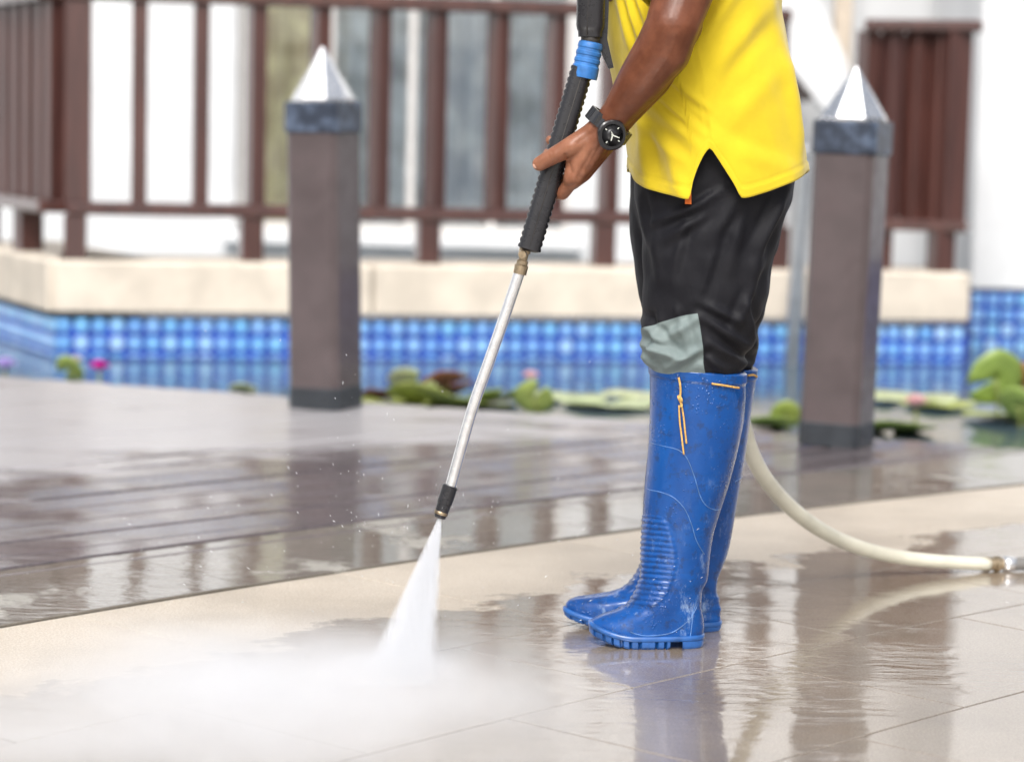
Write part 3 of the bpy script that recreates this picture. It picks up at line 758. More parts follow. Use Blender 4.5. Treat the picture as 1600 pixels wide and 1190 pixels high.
S_F = [ # x0,y0,x1,y1,width,amp(m),side
 (966, -20, 985, 70, 5, 0.0045, 1), (978, -20, 1000, 60, 5, 0.0045, 1), (993, -20, 1010, 30, 5, 0.004, 1), (955, 0, 964, 90, 6, 0.003, -1),
 (1030, 150, 1092, 205, 7, 0.0050, 1), (1022, 168, 1085, 222, 8, 0.0040, 1), (1052, 128, 1100, 165, 6, 0.0045, -1), (1000, 190, 1060, 245, 9, 0.0040, 1),
 (1096, 60, 1165, -40, 12, 0.0050, 1), (1100, 130, 1195, 10, 15, 0.0040, -1), (1120, 215, 1215, 110, 17, 0.0030, 1),
 (1205, 20, 1242, 200, 11, 0.0050, 1), (1228, 110, 1250, 250, 8, 0.0040, 1), (1140, 230, 1220, 262, 14, 0.0022, 1),
 (1004, 205, 1016, 288, 8, 0.0045, 1), (1040, 215, 1064, 300, 12, 0.0035, -1)]
HEM = [(984, 262), (990, 274), (1003, 288), (1030, 299), (1060, 305), (1079, 308), (1085, 279), (1096, 250), (1104, 236), (1110, 230), (1117, 238), (1130, 258), (1146, 282), (1160, 304), (1190, 297), (1225, 283), (1248, 271), (1260, 262)]
def hem_y(x): return interp([(a, b) for a, b in HEM], x)[0]
def torso_pt(a, py, extra=0.0, n=2.6):
    """a: angle; cos -> back(+x)/front, sin<0 -> near side"""
    l, r, hd = interp(TOR, py); c = W((l + r) / 2, py, YT)
    hw = (r - l) / 2 / SCALE(YT); e = 2 / n
    ca, sa = sgnpow(math.cos(a), e), sgnpow(math.sin(a), e)
    nr = Vector((math.cos(a) / hw, math.sin(a) / hd, 0)).normalized()
    return c + Vector((hw * ca, hd * sa, 0)) + nr * extra, nr
NA, NS = 300, 150
grid = []
for i in range(NA):
    a = 2 * math.pi * i / NA
    # where this column meets the hem (iterate: the hem is known by its place in the photo)
    py = 280.0
    for _ in range(6):
        x = proj(torso_pt(a, py)[0])[0]
        near = math.sin(a) < 0.25
        tgt = hem_y(min(1259, max(985, x))) if near else 285 - 12 * abs(math.cos(a)) + 0
        py = 0.5 * py + 0.5 * tgt
    hemp = py; colm = []
    for j in range(NS + 1):
        s = j / NS; yy = -240 + (hemp + 240) * s
        p, nr = torso_pt(a, yy)
        x, y = proj(p); ex = 0.0
        if math.sin(a) < 0.45: ex += 1.5 * folds(x, y, S_F)
        ex += 0.0045 * noise.noise(Vector((p.x * 9 + p.z * 5, p.y * 9, p.z * 5 - p.x * 3)))
        ex += 0.0018 * noise.noise(Vector((p.x * 30 + p.z * 18, p.y * 30, p.z * 14 - p.x * 10)))
        toh = hemp - yy
        if toh < 17: ex += 0.0012 * min(1, (17 - toh) / 2.0)
        if 14.5 < toh < 18.5: ex -= 0.0011
        ex += 0.006 * max(0, 1 - toh / 60) * math.sin(a * 7 + 1) * 0.4
        # side seam: fine groove ending at the slit
        if math.sin(a) < 0 and y > 40:
            sx_ = 1082 + (y - 60) * 0.165
            ex -= 0.0016 * math.exp(-((x - sx_) / 2.2) ** 2) - 0.0010 * math.exp(-((x - sx_ - 5) / 3) ** 2)
        colm.append(p + nr * (ex + (0.004 if toh < 80 else 0.004)))
    grid.append(colm)
sg = Geo(); sg.v = [p for c in grid for p in c]
for i in range(NA):
    for j in range(NS):
        a_, b_ = i * (NS + 1) + j, ((i + 1) % NA) * (NS + 1) + j
        sg.f.append((a_, b_, b_ + 1, a_ + 1))
# sleeves
def sleeve(p0, p1, r0_, r1_):
    d = (p1 - p0); t = d.normalized(); A = Vector((0, -1, 0)); A = (A - t * A.dot(t)).normalized(); B = t.cross(A); rings = []
    for i in range(26):
        q = i / 25; rings.append([p0 + d * q + (A * math.cos(k * math.pi / 24) + B * math.sin(k * math.pi / 24)) * (r0_ + (r1_ - r0_) * q + 0.002 * math.sin(k * 0.8 + q * 9) + (0.0012 if q > 0.86 else 0)) for k in range(48)])
    sg.loft(rings, False, False)
sleeve(W(1112, -205, 3.88), W(1052, 3, 3.772), 0.085, 0.0505)
sleeve(W(1112, -205, 4.16), W(1090, -20, 4.20), 0.085, 0.062)
shirt = sg.build('shirt', M_shirt, person)
so = shirt.modifiers.new('thick', 'SOLIDIFY'); so.thickness = 0.0016; so.offset = -1

# trousers ---------------------------------------------------------------------------------
def trouser_mat(nm, a, b, rough):
    mt, nt, p = mat(nm)
    f = ramp(nt, nz(nt, 16, 5, 0.6), 0.3, 0.72); L(nt, mixc(nt, f, a, b), p.inputs['Base Color'])
    p.inputs['Roughness'].default_value = rough; p.inputs['Specular IOR Level'].default_value = 0.20; p.inputs['Sheen Weight'].default_value = 0.0
    n1 = bump(nt, nz(nt, 1200, 1), 0.15, 0.0004)
    L(nt, bump(nt, nz(nt, 38, 4, 0.55, stretch=((1, 1, 0.6), (0, R(25), 0))), 0.30, 0.005, n1), p.inputs['Normal']); return mt
M_trou = trouser_mat('black_nylon', (0.007, 0.007, 0.010), (0.012, 0.012, 0.015), 0.60)
M_patch = trouser_mat('grey_green_nylon', (0.15, 0.19, 0.19), (0.20, 0.245, 0.24), 0.6)
NEAR_LEG = [(150, 992, 1245, 0.100), (230, 992, 1248, 0.100), (300, 993, 1236, 0.100), (340, 998, 1226, 0.100), (400, 1001, 1209, 0.097), (460, 1004, 1196, 0.092), (500, 1005, 1186, 0.088), (535, 1005, 1176, 0.084), (558, 1007, 1168, 0.077), (568, 1011, 1165, 0.073), (578, 1020, 1158, 0.066), (600, 1026, 1150, 0.058), (640, 1030, 1140, 0.054)]
FAR_LEG = [(150, 990, 1245, 0.100), (230, 986, 1246, 0.100), (300, 986, 1238, 0.100), (340, 984, 1227, 0.100), (400, 988, 1211, 0.097), (460, 998, 1199, 0.092), (500, 1008, 1190, 0.088), (540, 1018, 1183, 0.082), (560, 1030, 1179, 0.074), (576, 1040, 1172, 0.064), (600, 1046, 1164, 0.056), (640, 1050, 1156, 0.052)]
T_F = [
 (1090, 322, 1030, 345, 8, 0.0055, 1), (1100, 335, 1045, 372, 8, 0.0045, 1), (1120, 300, 1088, 322, 7, 0.0045, -1), (1150, 315, 1115, 370, 9, 0.004, 1),
 (1000, 315, 1010, 375, 6, 0.005, 1), (1016, 350, 1028, 420, 9, 0.004, -1), (1075, 330, 1052, 430, 7, 0.0028, 1), (1120, 380, 1090, 470, 8, 0.003, 1),
 (1212, 330, 1172, 430, 8, 0.006, 1), (1225, 300, 1185, 380, 8, 0.005, -1), (1198, 400, 1160, 470, 8, 0.006, 1), (1180, 450, 1150, 505, 8, 0.005, -1), (1160, 330, 1140, 420, 10, 0.003, 1),
 (1165, 480, 1178, 535, 7, 0.006, 1), (1150, 500, 1100, 475, 7, 0.0045, 1), (1165, 540, 1110, 505, 7, 0.0050, 1), (1160, 565, 1115, 540, 7, 0.0050, -1), (1140, 590, 1108, 560, 6, 0.005, 1),
 (1010, 505, 1045, 545, 7, 0.006, 1), (1012, 540, 1060, 560, 7, 0.006, 1), (1085, 500, 1040, 530, 8, 0.005, -1), (1095, 545, 1040, 578, 7, 0.006, 1), (1008, 560, 1030, 590, 6, 0.006, 1), (1060, 490, 1075, 540, 7, 0.004, 1), (1030, 500, 1022, 560, 6, 0.004, -1)]
def leg_pt(tab, Yc, a, py, fold=True, extra=0.0, n=2.25):
    l, r, hd = interp(tab, py); c = W((l + r) / 2, py, Yc); hw = (r - l) / 2 / SCALE(Yc); e = 2 / n
    nr = Vector((math.cos(a) / hw, math.sin(a) / hd, 0)).normalized()
    p = c + Vector((hw * sgnpow(math.cos(a), e), hd * sgnpow(math.sin(a), e), 0)); ex = extra
    if fold:
        x, y = proj(p)
        if math.sin(a) < 0.4: ex += 1.5 * folds(x, y, T_F)
        ex += 0.004 * noise.noise(Vector((p.x * 12 + Yc, p.y * 12, p.z * 9))) + 0.0022 * noise.noise(Vector((p.x * 26 + p.z * 20, p.y * 26, p.z * 22 - p.x * 14)))
        ex += 0.003 * max(0, (py - 470) / 130) * math.sin(py * 0.16 + 2.2 * math.sin(a * 2)) * (1 if py < 610 else 0)
        # seams
        for (xa, ya, xb, yb) in ((1115, 232, 1112, 320), (1112, 320, 1090, 480), (1150, 340, 1090, 480)):
            if ya < y < yb and math.sin(a) < 0:
                xs = xa + (xb - xa) * (y - ya) / (yb - ya); ex -= 0.0014 * math.exp(-((x - xs) / 1.8) ** 2)
    ex = extra + (ex - extra) * min(1, max(0, (584 - py) / 24))
    return p + nr * ex
tg = Geo()
for tab, Yc in ((NEAR_LEG, 3.955), (FAR_LEG, 4.10)):
    rings = []
    for j in range(171):
        py = 150 + 490 * j / 170; rings.append([leg_pt(tab, Yc, 2 * math.pi * i / 150, py) for i in range(150)])
    tg.loft(rings)
trousers = tg.build('trousers', M_trou, person)
# grey green knee panel on the near leg: a second layer 1 mm proud, between its own edges
pt_top = [(1005, 516), (1012, 511), (1040, 497), (1065, 488), (1088, 483)]
def ang_for(px, py):
    lo, hi = math.pi, 1.5 * math.pi + 0.9
    for _ in range(30):
        md = (lo + hi) / 2
        if proj(leg_pt(NEAR_LEG, 3.955, md, py, False))[0] < px: lo = md
        else: hi = md
    return lo
pr = []
nu, nv = 70, 60
for j in range(nv + 1):
    v = j / nv; row = []
    for i in range(nu + 1):
        u = i / nu; py = 500 + 0 * u
        xr_ = 1088 + 14 * v ** 0.8
        a_r = ang_for(xr_, 500 + 90 * v); a_l = math.pi - 0.9
        xx = proj(leg_pt(NEAR_LEG, 3.955, a_l + (a_r - a_l) * u, 505, False))[0]
        ytop = interp(pt_top, xx)[0]
        py = ytop + (584 - ytop) * v
        row.append(leg_pt(NEAR_LEG, 3.955, a_l + (a_r - a_l) * u, py, True, 0.0014))
    pr.append(row)
pg = Geo().loft(pr, False, False, closed=False)
kp = pg.build('knee_panel', M_patch, trousers); kp['label'] = 'grey green knee panel'
# orange pocket tab
q0 = [leg_pt(NEAR_LEG, 3.955, ang_for(x, y), y, True, 0.006) for x, y in ((1074, 286), (1081, 286), (1082, 317), (1072, 317))]
tb = Geo().loft([q0, [q + Vector((0, 0.003, 0)) for q in q0]])
tb.build('pocket_tab', simple('orange_tab', (0.75, 0.16, 0.02), 0.7, var=0.05), trousers, smooth=False)

# boots ------------------------------------------------------------------------------------
def boot_mat():
    mt, nt, p = mat('blue_rubber')
    pos = N(nt, 'ShaderNodeNewGeometry').outputs['Position']
    base = mixc(nt, ramp(nt, nz(nt, 14, 5), 0.3, 0.7), (0.001, 0.048, 0.215), (0.002, 0.070, 0.29))
    sx = N(nt, 'ShaderNodeSeparateXYZ'); L(nt, pos, sx.inputs[0])
    low = ramp(nt, sx.outputs[2], 0.28, 0.04)
    sc = nz(nt, 38, 8, 0.75, stretch=((1, 1, 0.5), (0, R(30), 0)))
    chalk = math_(nt, 'MULTIPLY', ramp(nt, sc, 0.55, 0.72), math_(nt, 'ADD', math_(nt, 'MULTIPLY', low, 0.42), 0.12))
    c = mixc(nt, chalk, base, (0.42, 0.55, 0.72))
    dirt = math_(nt, 'MULTIPLY', ramp(nt, nz(nt, 55, 6, 0.7), 0.52, 0.64), 0.7)
    c = mixc(nt, dirt, c, (0.010, 0.035, 0.12))
    L(nt, c, p.inputs['Base Color'])
    L(nt, ramp(nt, nz(nt, 30, 4), 0.3, 0.7, 0.22, 0.42), p.inputs['Roughness'])
    p.inputs['Coat Weight'].default_value = 0.7; p.inputs['Coat Roughness'].default_value = 0.06; p.inputs['Specular IOR Level'].default_value = 0.1
    v = N(nt, 'ShaderNodeTexVoronoi', Scale=170.0); L(nt, pos, v.inputs['Vector'])
    thr = ramp(nt, nz(nt, 22, 3), 0.35, 0.7, 0.05, 0.42)
    d = math_(nt, 'MAXIMUM', math_(nt, 'SUBTRACT', thr, v.outputs['Distance']), 0.0)
    n1 = bump(nt, d, 0.6, 0.004); L(nt, bump(nt, nz(nt, 30, 3), 0.2, 0.003, n1), p.inputs['Normal'])
    L(nt, bump(nt, d, 0.8, 0.005), p.inputs['Coat Normal']); return mt
M_boot = boot_mat()
M_sole = simple('blue_sole_rubber', (0.010, 0.085, 0.30), 0.4, var=0.25, vs=40, coat=0.5)
M_seam = simple('worn_pale_seam', (0.09, 0.20, 0.44), 0.5, var=0.4, vs=60)
M_cord = simple('tan_cord', (0.62, 0.36, 0.10), 0.8, var=0.3, vs=300, bs=0.5, bd=0.001, bsc=900)
# rows: py, left x, right x, half depth (m), exponent
NB = [(574, 1015, 1166, 0.076, 2.1), (590, 1015, 1166, 0.076, 2.1), (640, 1014, 1164, 0.074, 2.1), (690, 1012, 1156, 0.072, 2.1), (740, 1009, 1143, 0.069, 2.1), (790, 1005, 1127, 0.064, 2.15), (830, 1003, 1116, 0.058, 2.2), (860, 1001, 1111, 0.053, 2.2), (885, 1001, 1108, 0.050, 2.2), (902, 1000, 1105, 0.048, 2.2), (919, 995, 1098, 0.047, 2.25), (932, 988, 1096, 0.047, 2.3), (944, 980, 1096, 0.047, 2.3), (952, 970, 1097, 0.048, 2.35), (958, 961, 1098, 0.048, 2.4), (964, 950, 1100, 0.048, 2.4), (970, 938, 1101, 0.048, 2.4), (976, 929, 1101, 0.048, 2.4), (983, 923, 1100, 0.048, 2.4), (991, 921, 1098, 0.047, 2.4)]
FB = [(570, 1034, 1182, 0.074, 2.1), (590, 1034, 1181, 0.074, 2.1), (640, 1034, 1174, 0.072, 2.1), (690, 1033, 1167, 0.070, 2.1), (740, 1032, 1160, 0.067, 2.1), (790, 1028, 1152, 0.062, 2.15), (830, 1022, 1145, 0.056, 2.2), (860, 1010, 1138, 0.052, 2.2), (882, 1001, 1130, 0.049, 2.2), (904, 989, 1122, 0.047, 2.25), (917, 975, 1121, 0.047, 2.3), (926, 958, 1122, 0.047, 2.35), (932, 938, 1124, 0.047, 2.4), (937, 915, 1126, 0.047, 2.4), (942, 896, 1127, 0.047, 2.4), (949, 886, 1128, 0.047, 2.4), (958, 882, 1127, 0.047, 2.4), (970, 881, 1126, 0.046, 2.4)]
def boot(tab, Yc, ribs, label, near):
    y0, y1 = tab[0][0], tab[-1][0]
    anf = 895 if near else 880
    def surf(a, py, extra=0.0):
        l, r, hd, n = interp(tab, py); c = W((l + r) / 2, py, Yc); hw = (r - l) / 2 / SCALE(Yc); e = 2 / n
        ca = sgnpow(math.cos(a), e); foot = min(1, max(0, (py - anf) / 70))
        wid = 1 + foot * (0.10 * math.cos(math.pi * (ca + 0.45)) - 0.10)
        nr = Vector((math.cos(a) / hw, math.sin(a) / hd, 0)).normalized()
        spr = 0.017 * max(0, (-ca - 0.20) / 0.80) ** 1.8 * min(1, max(0, (py - y1 + 45) / 45))
        return c + Vector((hw * ca, hd * wid * sgnpow(math.sin(a), e), spr)) + nr * extra, nr
    def ang(px, py):
        lo, hi = math.pi, 2 * math.pi
        for _ in range(28):
            md = (lo + hi) / 2
            if proj(surf(md, py)[0])[0] < px: lo = md
            else: hi = md
        return (lo + hi) / 2
    NR, NP = 240, 128
    rings = []
    # rim thickness: start inside
    rings.append([surf(2 * math.pi * i / NP, y0 + 26, -0.006)[0] for i in range(NP)])
    rings.append([surf(2 * math.pi * i / NP, y0 + 2, -0.005)[0] for i in range(NP)])
    tilt = 12.0 if near else 6.0
    for j in range(NR + 1):
        py = y0 + (y1 - y0) * j / NR; row = []
        for i in range(NP):
            a = 2 * math.pi * i / NP; ex = 0.0
            if py - y0 < 18: ex += 0.0022 * min(1, (py - y0) / 1.5, (18 - (py - y0)) / 1.5)
            p, nr = surf(a, py); x, y = proj(p)
            if ribs:
                # ribbed ankle panel wrapped round the front
                side = interp(ribs, y)[0] if ribs[0][0] < y < ribs[-1][0] else None
                if side is not None and math.cos(a) < 0.35:
                    if math.sin(a) > 0: m_ = 1.0 if math.cos(a) < -0.5 else 0
                    else: m_ = min(1, max(0, (side - x) / 5))
                    lean = (x - 1000) * 0.10
                    q = abs(math.sin((y - lean) * math.pi / 8.6)) ** 0.8
                    ex += m_ * (0.0030 * q - 0.0006)
                    if math.sin(a) < 0: ex -= 0.0013 * math.exp(-((side + 1 - x) / 1.6) ** 2)
            # creases over the instep, slight dents on the shaft
            ex += 0.0022 * noise.noise(Vector((p.x * 14, p.y * 14, p.z * 9 + (3 if near else 7))))
            if y > anf: ex += 0.0014 * noise.noise(Vector((p.x * 40 + p.z * 20, p.y * 40, p.z * 60)))
            if not near and math.cos(a) > 0.3 and y > 925: ex += 0.0018 * abs(math.sin((y - 925) * math.pi / 17)) ** 3
            # tilt the rim: lower at the calf side
            lift = -tilt / SCALE(Yc) * 0.5 * math.cos(a) * max(0, 1 - (py - y0) / 260)
            row.append(p + nr * ex + Vector((0, 0, lift)))
        rings.append(row)
    bo = Geo().loft(rings, False, True).build('boot', M_boot, person); bo['label'] = label
    # sole: welt, forepart with tread notches, heel
    l, r, hd, n = tab[-1][1:]
    c = W((l + r) / 2, y1, Yc); zt_ = c.z; hw = (r - l) / 2 / SCALE(Yc)
    def outline(grow, z, x0=-1.0, x1=1.0, NQ=220, notch=0.0, spring=True):
        o_ = []
        for i in range(NQ):
            a = 2 * math.pi * i / NQ; ca = sgnpow(math.cos(a), 2 / n); sa = sgnpow(math.sin(a), 2 / n)
            wid = 1 + (0.10 * math.cos(math.pi * (ca + 0.45)) - 0.10)
            u = min(x1, max(x0, ca))
            k = notch if (notch and int((u + 2) * 26) % 4 == 0) else 0
            zz = z
            if spring: zz += 0.017 * max(0, (-u - 0.20) / 0.80) ** 1.8
            o_.append(Vector((c.x + (hw + grow) * u, c.y + (hd * wid + grow - k) * sa, zz)))
        return o_
    zw = max(0.012, zt_ + 0.002)
    sg_ = Geo()
    sg_.loft([outline(0.001, zw + 0.004), outline(0.0045, zw + 0.003), outline(0.0045, zw - 0.004), outline(0.002, zw - 0.0055)])
    so_ = sg_.build('sole', M_sole, bo)
    fg = Geo(); fg.loft([outline(0.0035, zw - 0.005, -1, 0.40, notch=0.007), outline(0.0025, 0.004, -1, 0.40, notch=0.007), outline(0.000, 0.0005, -0.97, 0.38, notch=0.007)])
    fg.build('tread', M_sole, bo, smooth=False)
    hg = Geo(); hg.loft([outline(0.004, zw - 0.005, 0.60, 1.0, spring=False), outline(0.003, 0.004, 0.61, 1, spring=False), outline(0.0015, 0.0005, 0.62, 0.99, spring=False)])
    hg.build('heel', M_sole, bo, smooth=False)
    return bo, surf, ang
RIB = [(806, 1020), (809, 1036), (820, 1045), (845, 1054), (870, 1059), (890, 1058), (910, 1052), (930, 1043), (944, 1030), (948, 1015)]
RIBF = [(812, 1020), (830, 1040), (870, 1040), (900, 1020), (915, 1000), (925, 985)]
nb, nsurf, nang = boot(NB, 3.965, RIB, 'near blue boot with ribbed ankle', True)
fb, fsurf, fang = boot(FB, 4.10, RIBF, 'far blue boot, mostly hidden', False)
def on_boot(pts, surf, ang, off, n=6):
    return [surf(ang(x, y), y, off)[0] for x, y in spline(pts, n)]
def seam(pts, r=0.0007, off=0.0004): Geo().tube(on_boot(pts, nsurf, nang, off), r, 6).build('seam', M_seam, nb)
seam([(1017, 690), (1035, 691), (1060, 695), (1074, 708), (1085, 735), (1094, 765), (1104, 781), (1118, 789), (1127, 790)])
seam([(1013, 762), (1032, 762), (1052, 768), (1069, 784), (1080, 808), (1088, 835), (1100, 858)])
seam([(1093, 930), (1084, 950), (1068, 968), (1045, 981), (1010, 984), (985, 979)], 0.0008)
seam([(1090, 925), (1083, 950), (1080, 975), (1078, 990)], 0.0008)
Geo().tube([fsurf(fang(x, y), y, 0.0004)[0] for x, y in spline([(1148, 745), (1156, 742), (1164, 742)], 4)], 0.0009, 6).build('seam', M_seam, fb)
# draw cord
def cord(pts, off, r, surf=nsurf, ang=nang, par=nb): Geo().tube(on_boot(pts, surf, ang, off), r, 8).build('draw_cord', M_cord, par)
cord([(1062, 583), (1064, 592), (1065, 604), (1064, 614)], 0.0052, 0.0018)
cord([(1111, 591), (1130, 594), (1152, 599)], 0.0040, 0.0017)
cord([(1062, 626), (1063, 650), (1066, 675), (1069, 701)], 0.0030, 0.0015)
cord([(1066, 626), (1069, 645), (1071, 665), (1073, 684)], 0.0030, 0.0015)
kn = nsurf(nang(1064, 619), 619, 0.005)[0]; kg = Geo()
kg.tube([kn + Vector((0.0028 * math.cos(t) , -0.002 * math.sin(2 * t), 0.0085 * math.sin(t / 1.6) - 0.001)) for t in [i * 0.35 for i in range(22)]], 0.0021, 8)
kg.build('cord_knot', M_cord, nb)
cord([(1166, 580), (1174, 580), (1179, 584)], 0.004, 0.0018, fsurf, fang, fb)

# wrist watch --------------------------------------------------------------------------------
M_wblack = simple('black_resin', (0.012, 0.012, 0.014), 0.25, var=0.2, coat=0.5)
wc_ = W(951, 196, GY - 0.034); wdir = (W(925, 230, GY - 0.04) - W(985, 150, GY - 0.05)).normalized()
wa = Vector((0.35, -1, 0.15)); wa = (wa - wdir * wa.dot(wdir)).normalized(); wb = wdir.cross(wa)
stp = Geo(); NW = 40; rg = []
for i in range(NW):
    t = 2 * math.pi * i / NW; o_ = wa * math.cos(t) * 0.031 + wb * math.sin(t) * 0.0345
    o2 = o_ * 1.10; rdg = 1.05 if i % 2 else 1.0
    rg.append([wc_ + o_ * 0.96 - wdir * 0.0105, wc_ + o2 * rdg * 0.98 - wdir * 0.0105, wc_ + o2 * rdg * 0.98 + wdir * 0.0105, wc_ + o_ * 0.96 + wdir * 0.0105])
rg.append(rg[0])
watch = stp.loft(rg, False, False).build('wristwatch', M_wblack, person, smooth=False)
fc_ = W(956, 211, GY - 0.075); fn = Vector((0.30, -0.92, -0.12)).normalized()
fa = Vector((0.75, 0, -0.6)); fa = (fa - fn * fa.dot(fn)).normalized(); fb_ = fn.cross(fa)
def disc(c, prof, seg=28, lobes=0):
    g = Geo()
    return g.loft([[c + fn * z + (fa * math.cos(k * 2 * math.pi / seg) + fb_ * math.sin(k * 2 * math.pi / seg)) * r * (1 + (lobes * (0.5 + 0.5 * math.cos(4 * k * 2 * math.pi / seg)))) for k in range(seg)] for z, r in prof])
sharp(disc(fc_, [(-0.012, 0.021), (-0.004, 0.0235), (0.002, 0.0235), (0.004, 0.0215), (0.004, 0.0175), (0.002, 0.0172)], 32, 0.05).build('watch_case', M_wblack, watch), 30)
disc(fc_, [(0.0022, 0.0172), (0.0026, 0.002)]).build('watch_dial', simple('dial', (0.02, 0.02, 0.022), 0.3), watch)
M_hand = simple('pale_hand', (0.75, 0.78, 0.70), 0.4, var=0.05)
def whand(a, ln, wd, z=0.0034):
    d = fa * math.cos(a) + fb_ * math.sin(a); s = fn.cross(d); c = fc_ + fn * z
    Geo().loft([[c - d * 0.002 - s * wd, c - d * 0.002 + s * wd, c + d * ln + s * wd * 0.6, c + d * ln - s * wd * 0.6], [q + fn * 0.0004 for q in (c - d * 0.002 - s * wd, c - d * 0.002 + s * wd, c + d * ln + s * wd * 0.6, c + d * ln - s * wd * 0.6)]]).build('watch_hand', M_hand, watch, smooth=False)
whand(R(20), 0.012, 0.0009); whand(R(-65), 0.009, 0.0011); whand(R(150), 0.006, 0.0007)
for kx in range(12):
    a = kx * math.pi / 6; d = fa * math.cos(a) + fb_ * math.sin(a); s = fn.cross(d); c = fc_ + fn * 0.003
    if kx % 3 == 0: Geo().loft([[c + d * 0.0125 - s * 0.0007, c + d * 0.0125 + s * 0.0007, c + d * 0.0155 + s * 0.0007, c + d * 0.0155 - s * 0.0007], [q + fn * 0.0003 for q in (c + d * 0.0125 - s * 0.0007, c + d * 0.0125 + s * 0.0007, c + d * 0.0155 + s * 0.0007, c + d * 0.0155 - s * 0.0007)]]).build('hour_mark', M_hand, watch, smooth=False)

# ------------------------------------------------------------------ pressure washer lance
M_blackp = simple('black_plastic', (0.020, 0.020, 0.023), 0.30, var=0.06, vs=30, bs=0.03)
M_bluep = simple('blue_plastic', (0.030, 0.150, 0.42), 0.42, var=0.25, vs=50, bs=0.15)
M_brass = simple('tarnished_brass', (0.42, 0.33, 0.22), 0.35, metal=0.9, var=0.3, vs=80)
def tube_mat():
    mt, nt, p = mat('wet_steel_tube')
    p.inputs['Metallic'].default_value = 0.85; L(nt, mixc(nt, ramp(nt, nz(nt, 90, 4), 0.35, 0.7), (0.80, 0.80, 0.81), (0.92, 0.92, 0.92)), p.inputs['Base Color'])
    p.inputs['Roughness'].default_value = 0.27
    return mt
M_tube = tube_mat()
gp = W(862, 255, GY)
lance = thing('pressure_washer_lance', 'black and steel pressure washer lance with blue collar held by the person', 'spray lance', tuple(gp))
def gl(px, py): return W(px, py, GY)
s_ = 1 / SCALE(GY)
# moulded grip: soft-edged oval section with ribs down both edges and a parting line
def grip(p0, p1, half, name, ribs=True):
    d = p1 - p0; t = d.normalized(); A = Vector((1, 0, 0)); A = (A - t * A.dot(t)).normalized(); B = t.cross(A); rings = []
    n = 90
    for i in range(n + 1):
        q = i / n; rr = half[0] + (half[1] - half[0]) * q
        e = min(1, q / 0.015 + 0.72, (1 - q) / 0.02 + 0.70); row = []
        for k in range(40):
            th = 2 * math.pi * k / 40; ca, sa = sgnpow(math.cos(th), 0.72), sgnpow(math.sin(th), 0.72)
            ex = 0.0
            if ribs and abs(math.cos(th)) > 0.93: ex = 0.0012 * (1 if i % 3 else -0.6)
            row.append(p0 + d * q + A * ca * (rr + ex) * e + B * sa * (rr * 1.02 + ex) * e)
        rings.append(row)
    return sharp(Geo().loft(rings).build(name, M_blackp, lance), 40)
Geo().tube([W(x, y, GY - 0.0176) for x, y in ((909, 118), (868, 250), (828, 385))], 0.0007, 6).build('parting_line', M_dark, lance)
grip(gl(911, 104), gl(826, 392), (17.0 * s_, 17.5 * s_), 'grip')
# gun body above, with trigger guard part behind
def gun_body():
    rings = []
    p0, p1 = gl(928, -190), gl(922, 58); d = p1 - p0
    A = Vector((1, 0, 0)); t = d.normalized(); A = (A - t * A.dot(t)).normalized(); B = t.cross(A)
    for q, wl_, hl in ((0, 20, 17), (0.02, 22, 19), (0.6, 22, 20), (0.93, 22, 20), (0.955, 20.5, 18), (0.965, 19, 17), (1.0, 18.5, 16.5)):
        row = []
        for k in range(32):
            th = 2 * math.pi * k / 32; row.append(p0 + d * q + A * sgnpow(math.cos(th), 0.6) * wl_ * s_ + B * sgnpow(math.sin(th), 0.6) * hl * s_)
        rings.append(row)
    return sharp(Geo().loft(rings).build('gun_body', M_blackp, lance), 30)
gun_body()
gpoly = [(936, -70), (953, -70), (951, 20), (949, 62), (959, 106), (951, 108), (941, 86), (934, 62)]
gf = [W(x, y, GY + 0.002) for x, y in gpoly]; Geo().loft([gf, [q + Vector((0, 0.016, 0)) for q in gf]]).build('trigger_guard', M_blackp, lance, smooth=False)
# parting line on the gun body
Geo().tube([W(x, y, GY - 0.0195) for x, y in ((920, -60), (919, 0), (917, 55))], 0.0008, 6).build('parting_line', M_dark, lance)
Geo().lathe(gl(924, 50), gl(921.5, 72), [(0, 15 * s_), (1, 15 * s_)], 24).build('neck', M_dark, lance)
blue = Geo().lathe(gl(923.5, 66), gl(912, 122), [(0, 16.5 * s_), (0.03, 18.5 * s_), (0.10, 19.5 * s_), (0.16, 19.6 * s_), (0.19, 18.6 * s_), (0.25, 18.7 * s_), (0.28, 20 * s_), (0.36, 20 * s_), (0.39, 18.9 * s_), (0.45, 19 * s_), (0.48, 20.4 * s_), (0.56, 20.5 * s_), (0.59, 19.4 * s_), (0.65, 19.6 * s_), (0.68, 21 * s_), (0.9, 21.3 * s_), (1, 20.6 * s_), (1, 16 * s_), (0.85, 14 * s_)], 32)
sharp(blue.build('blue_collar', M_bluep, lance), 25)
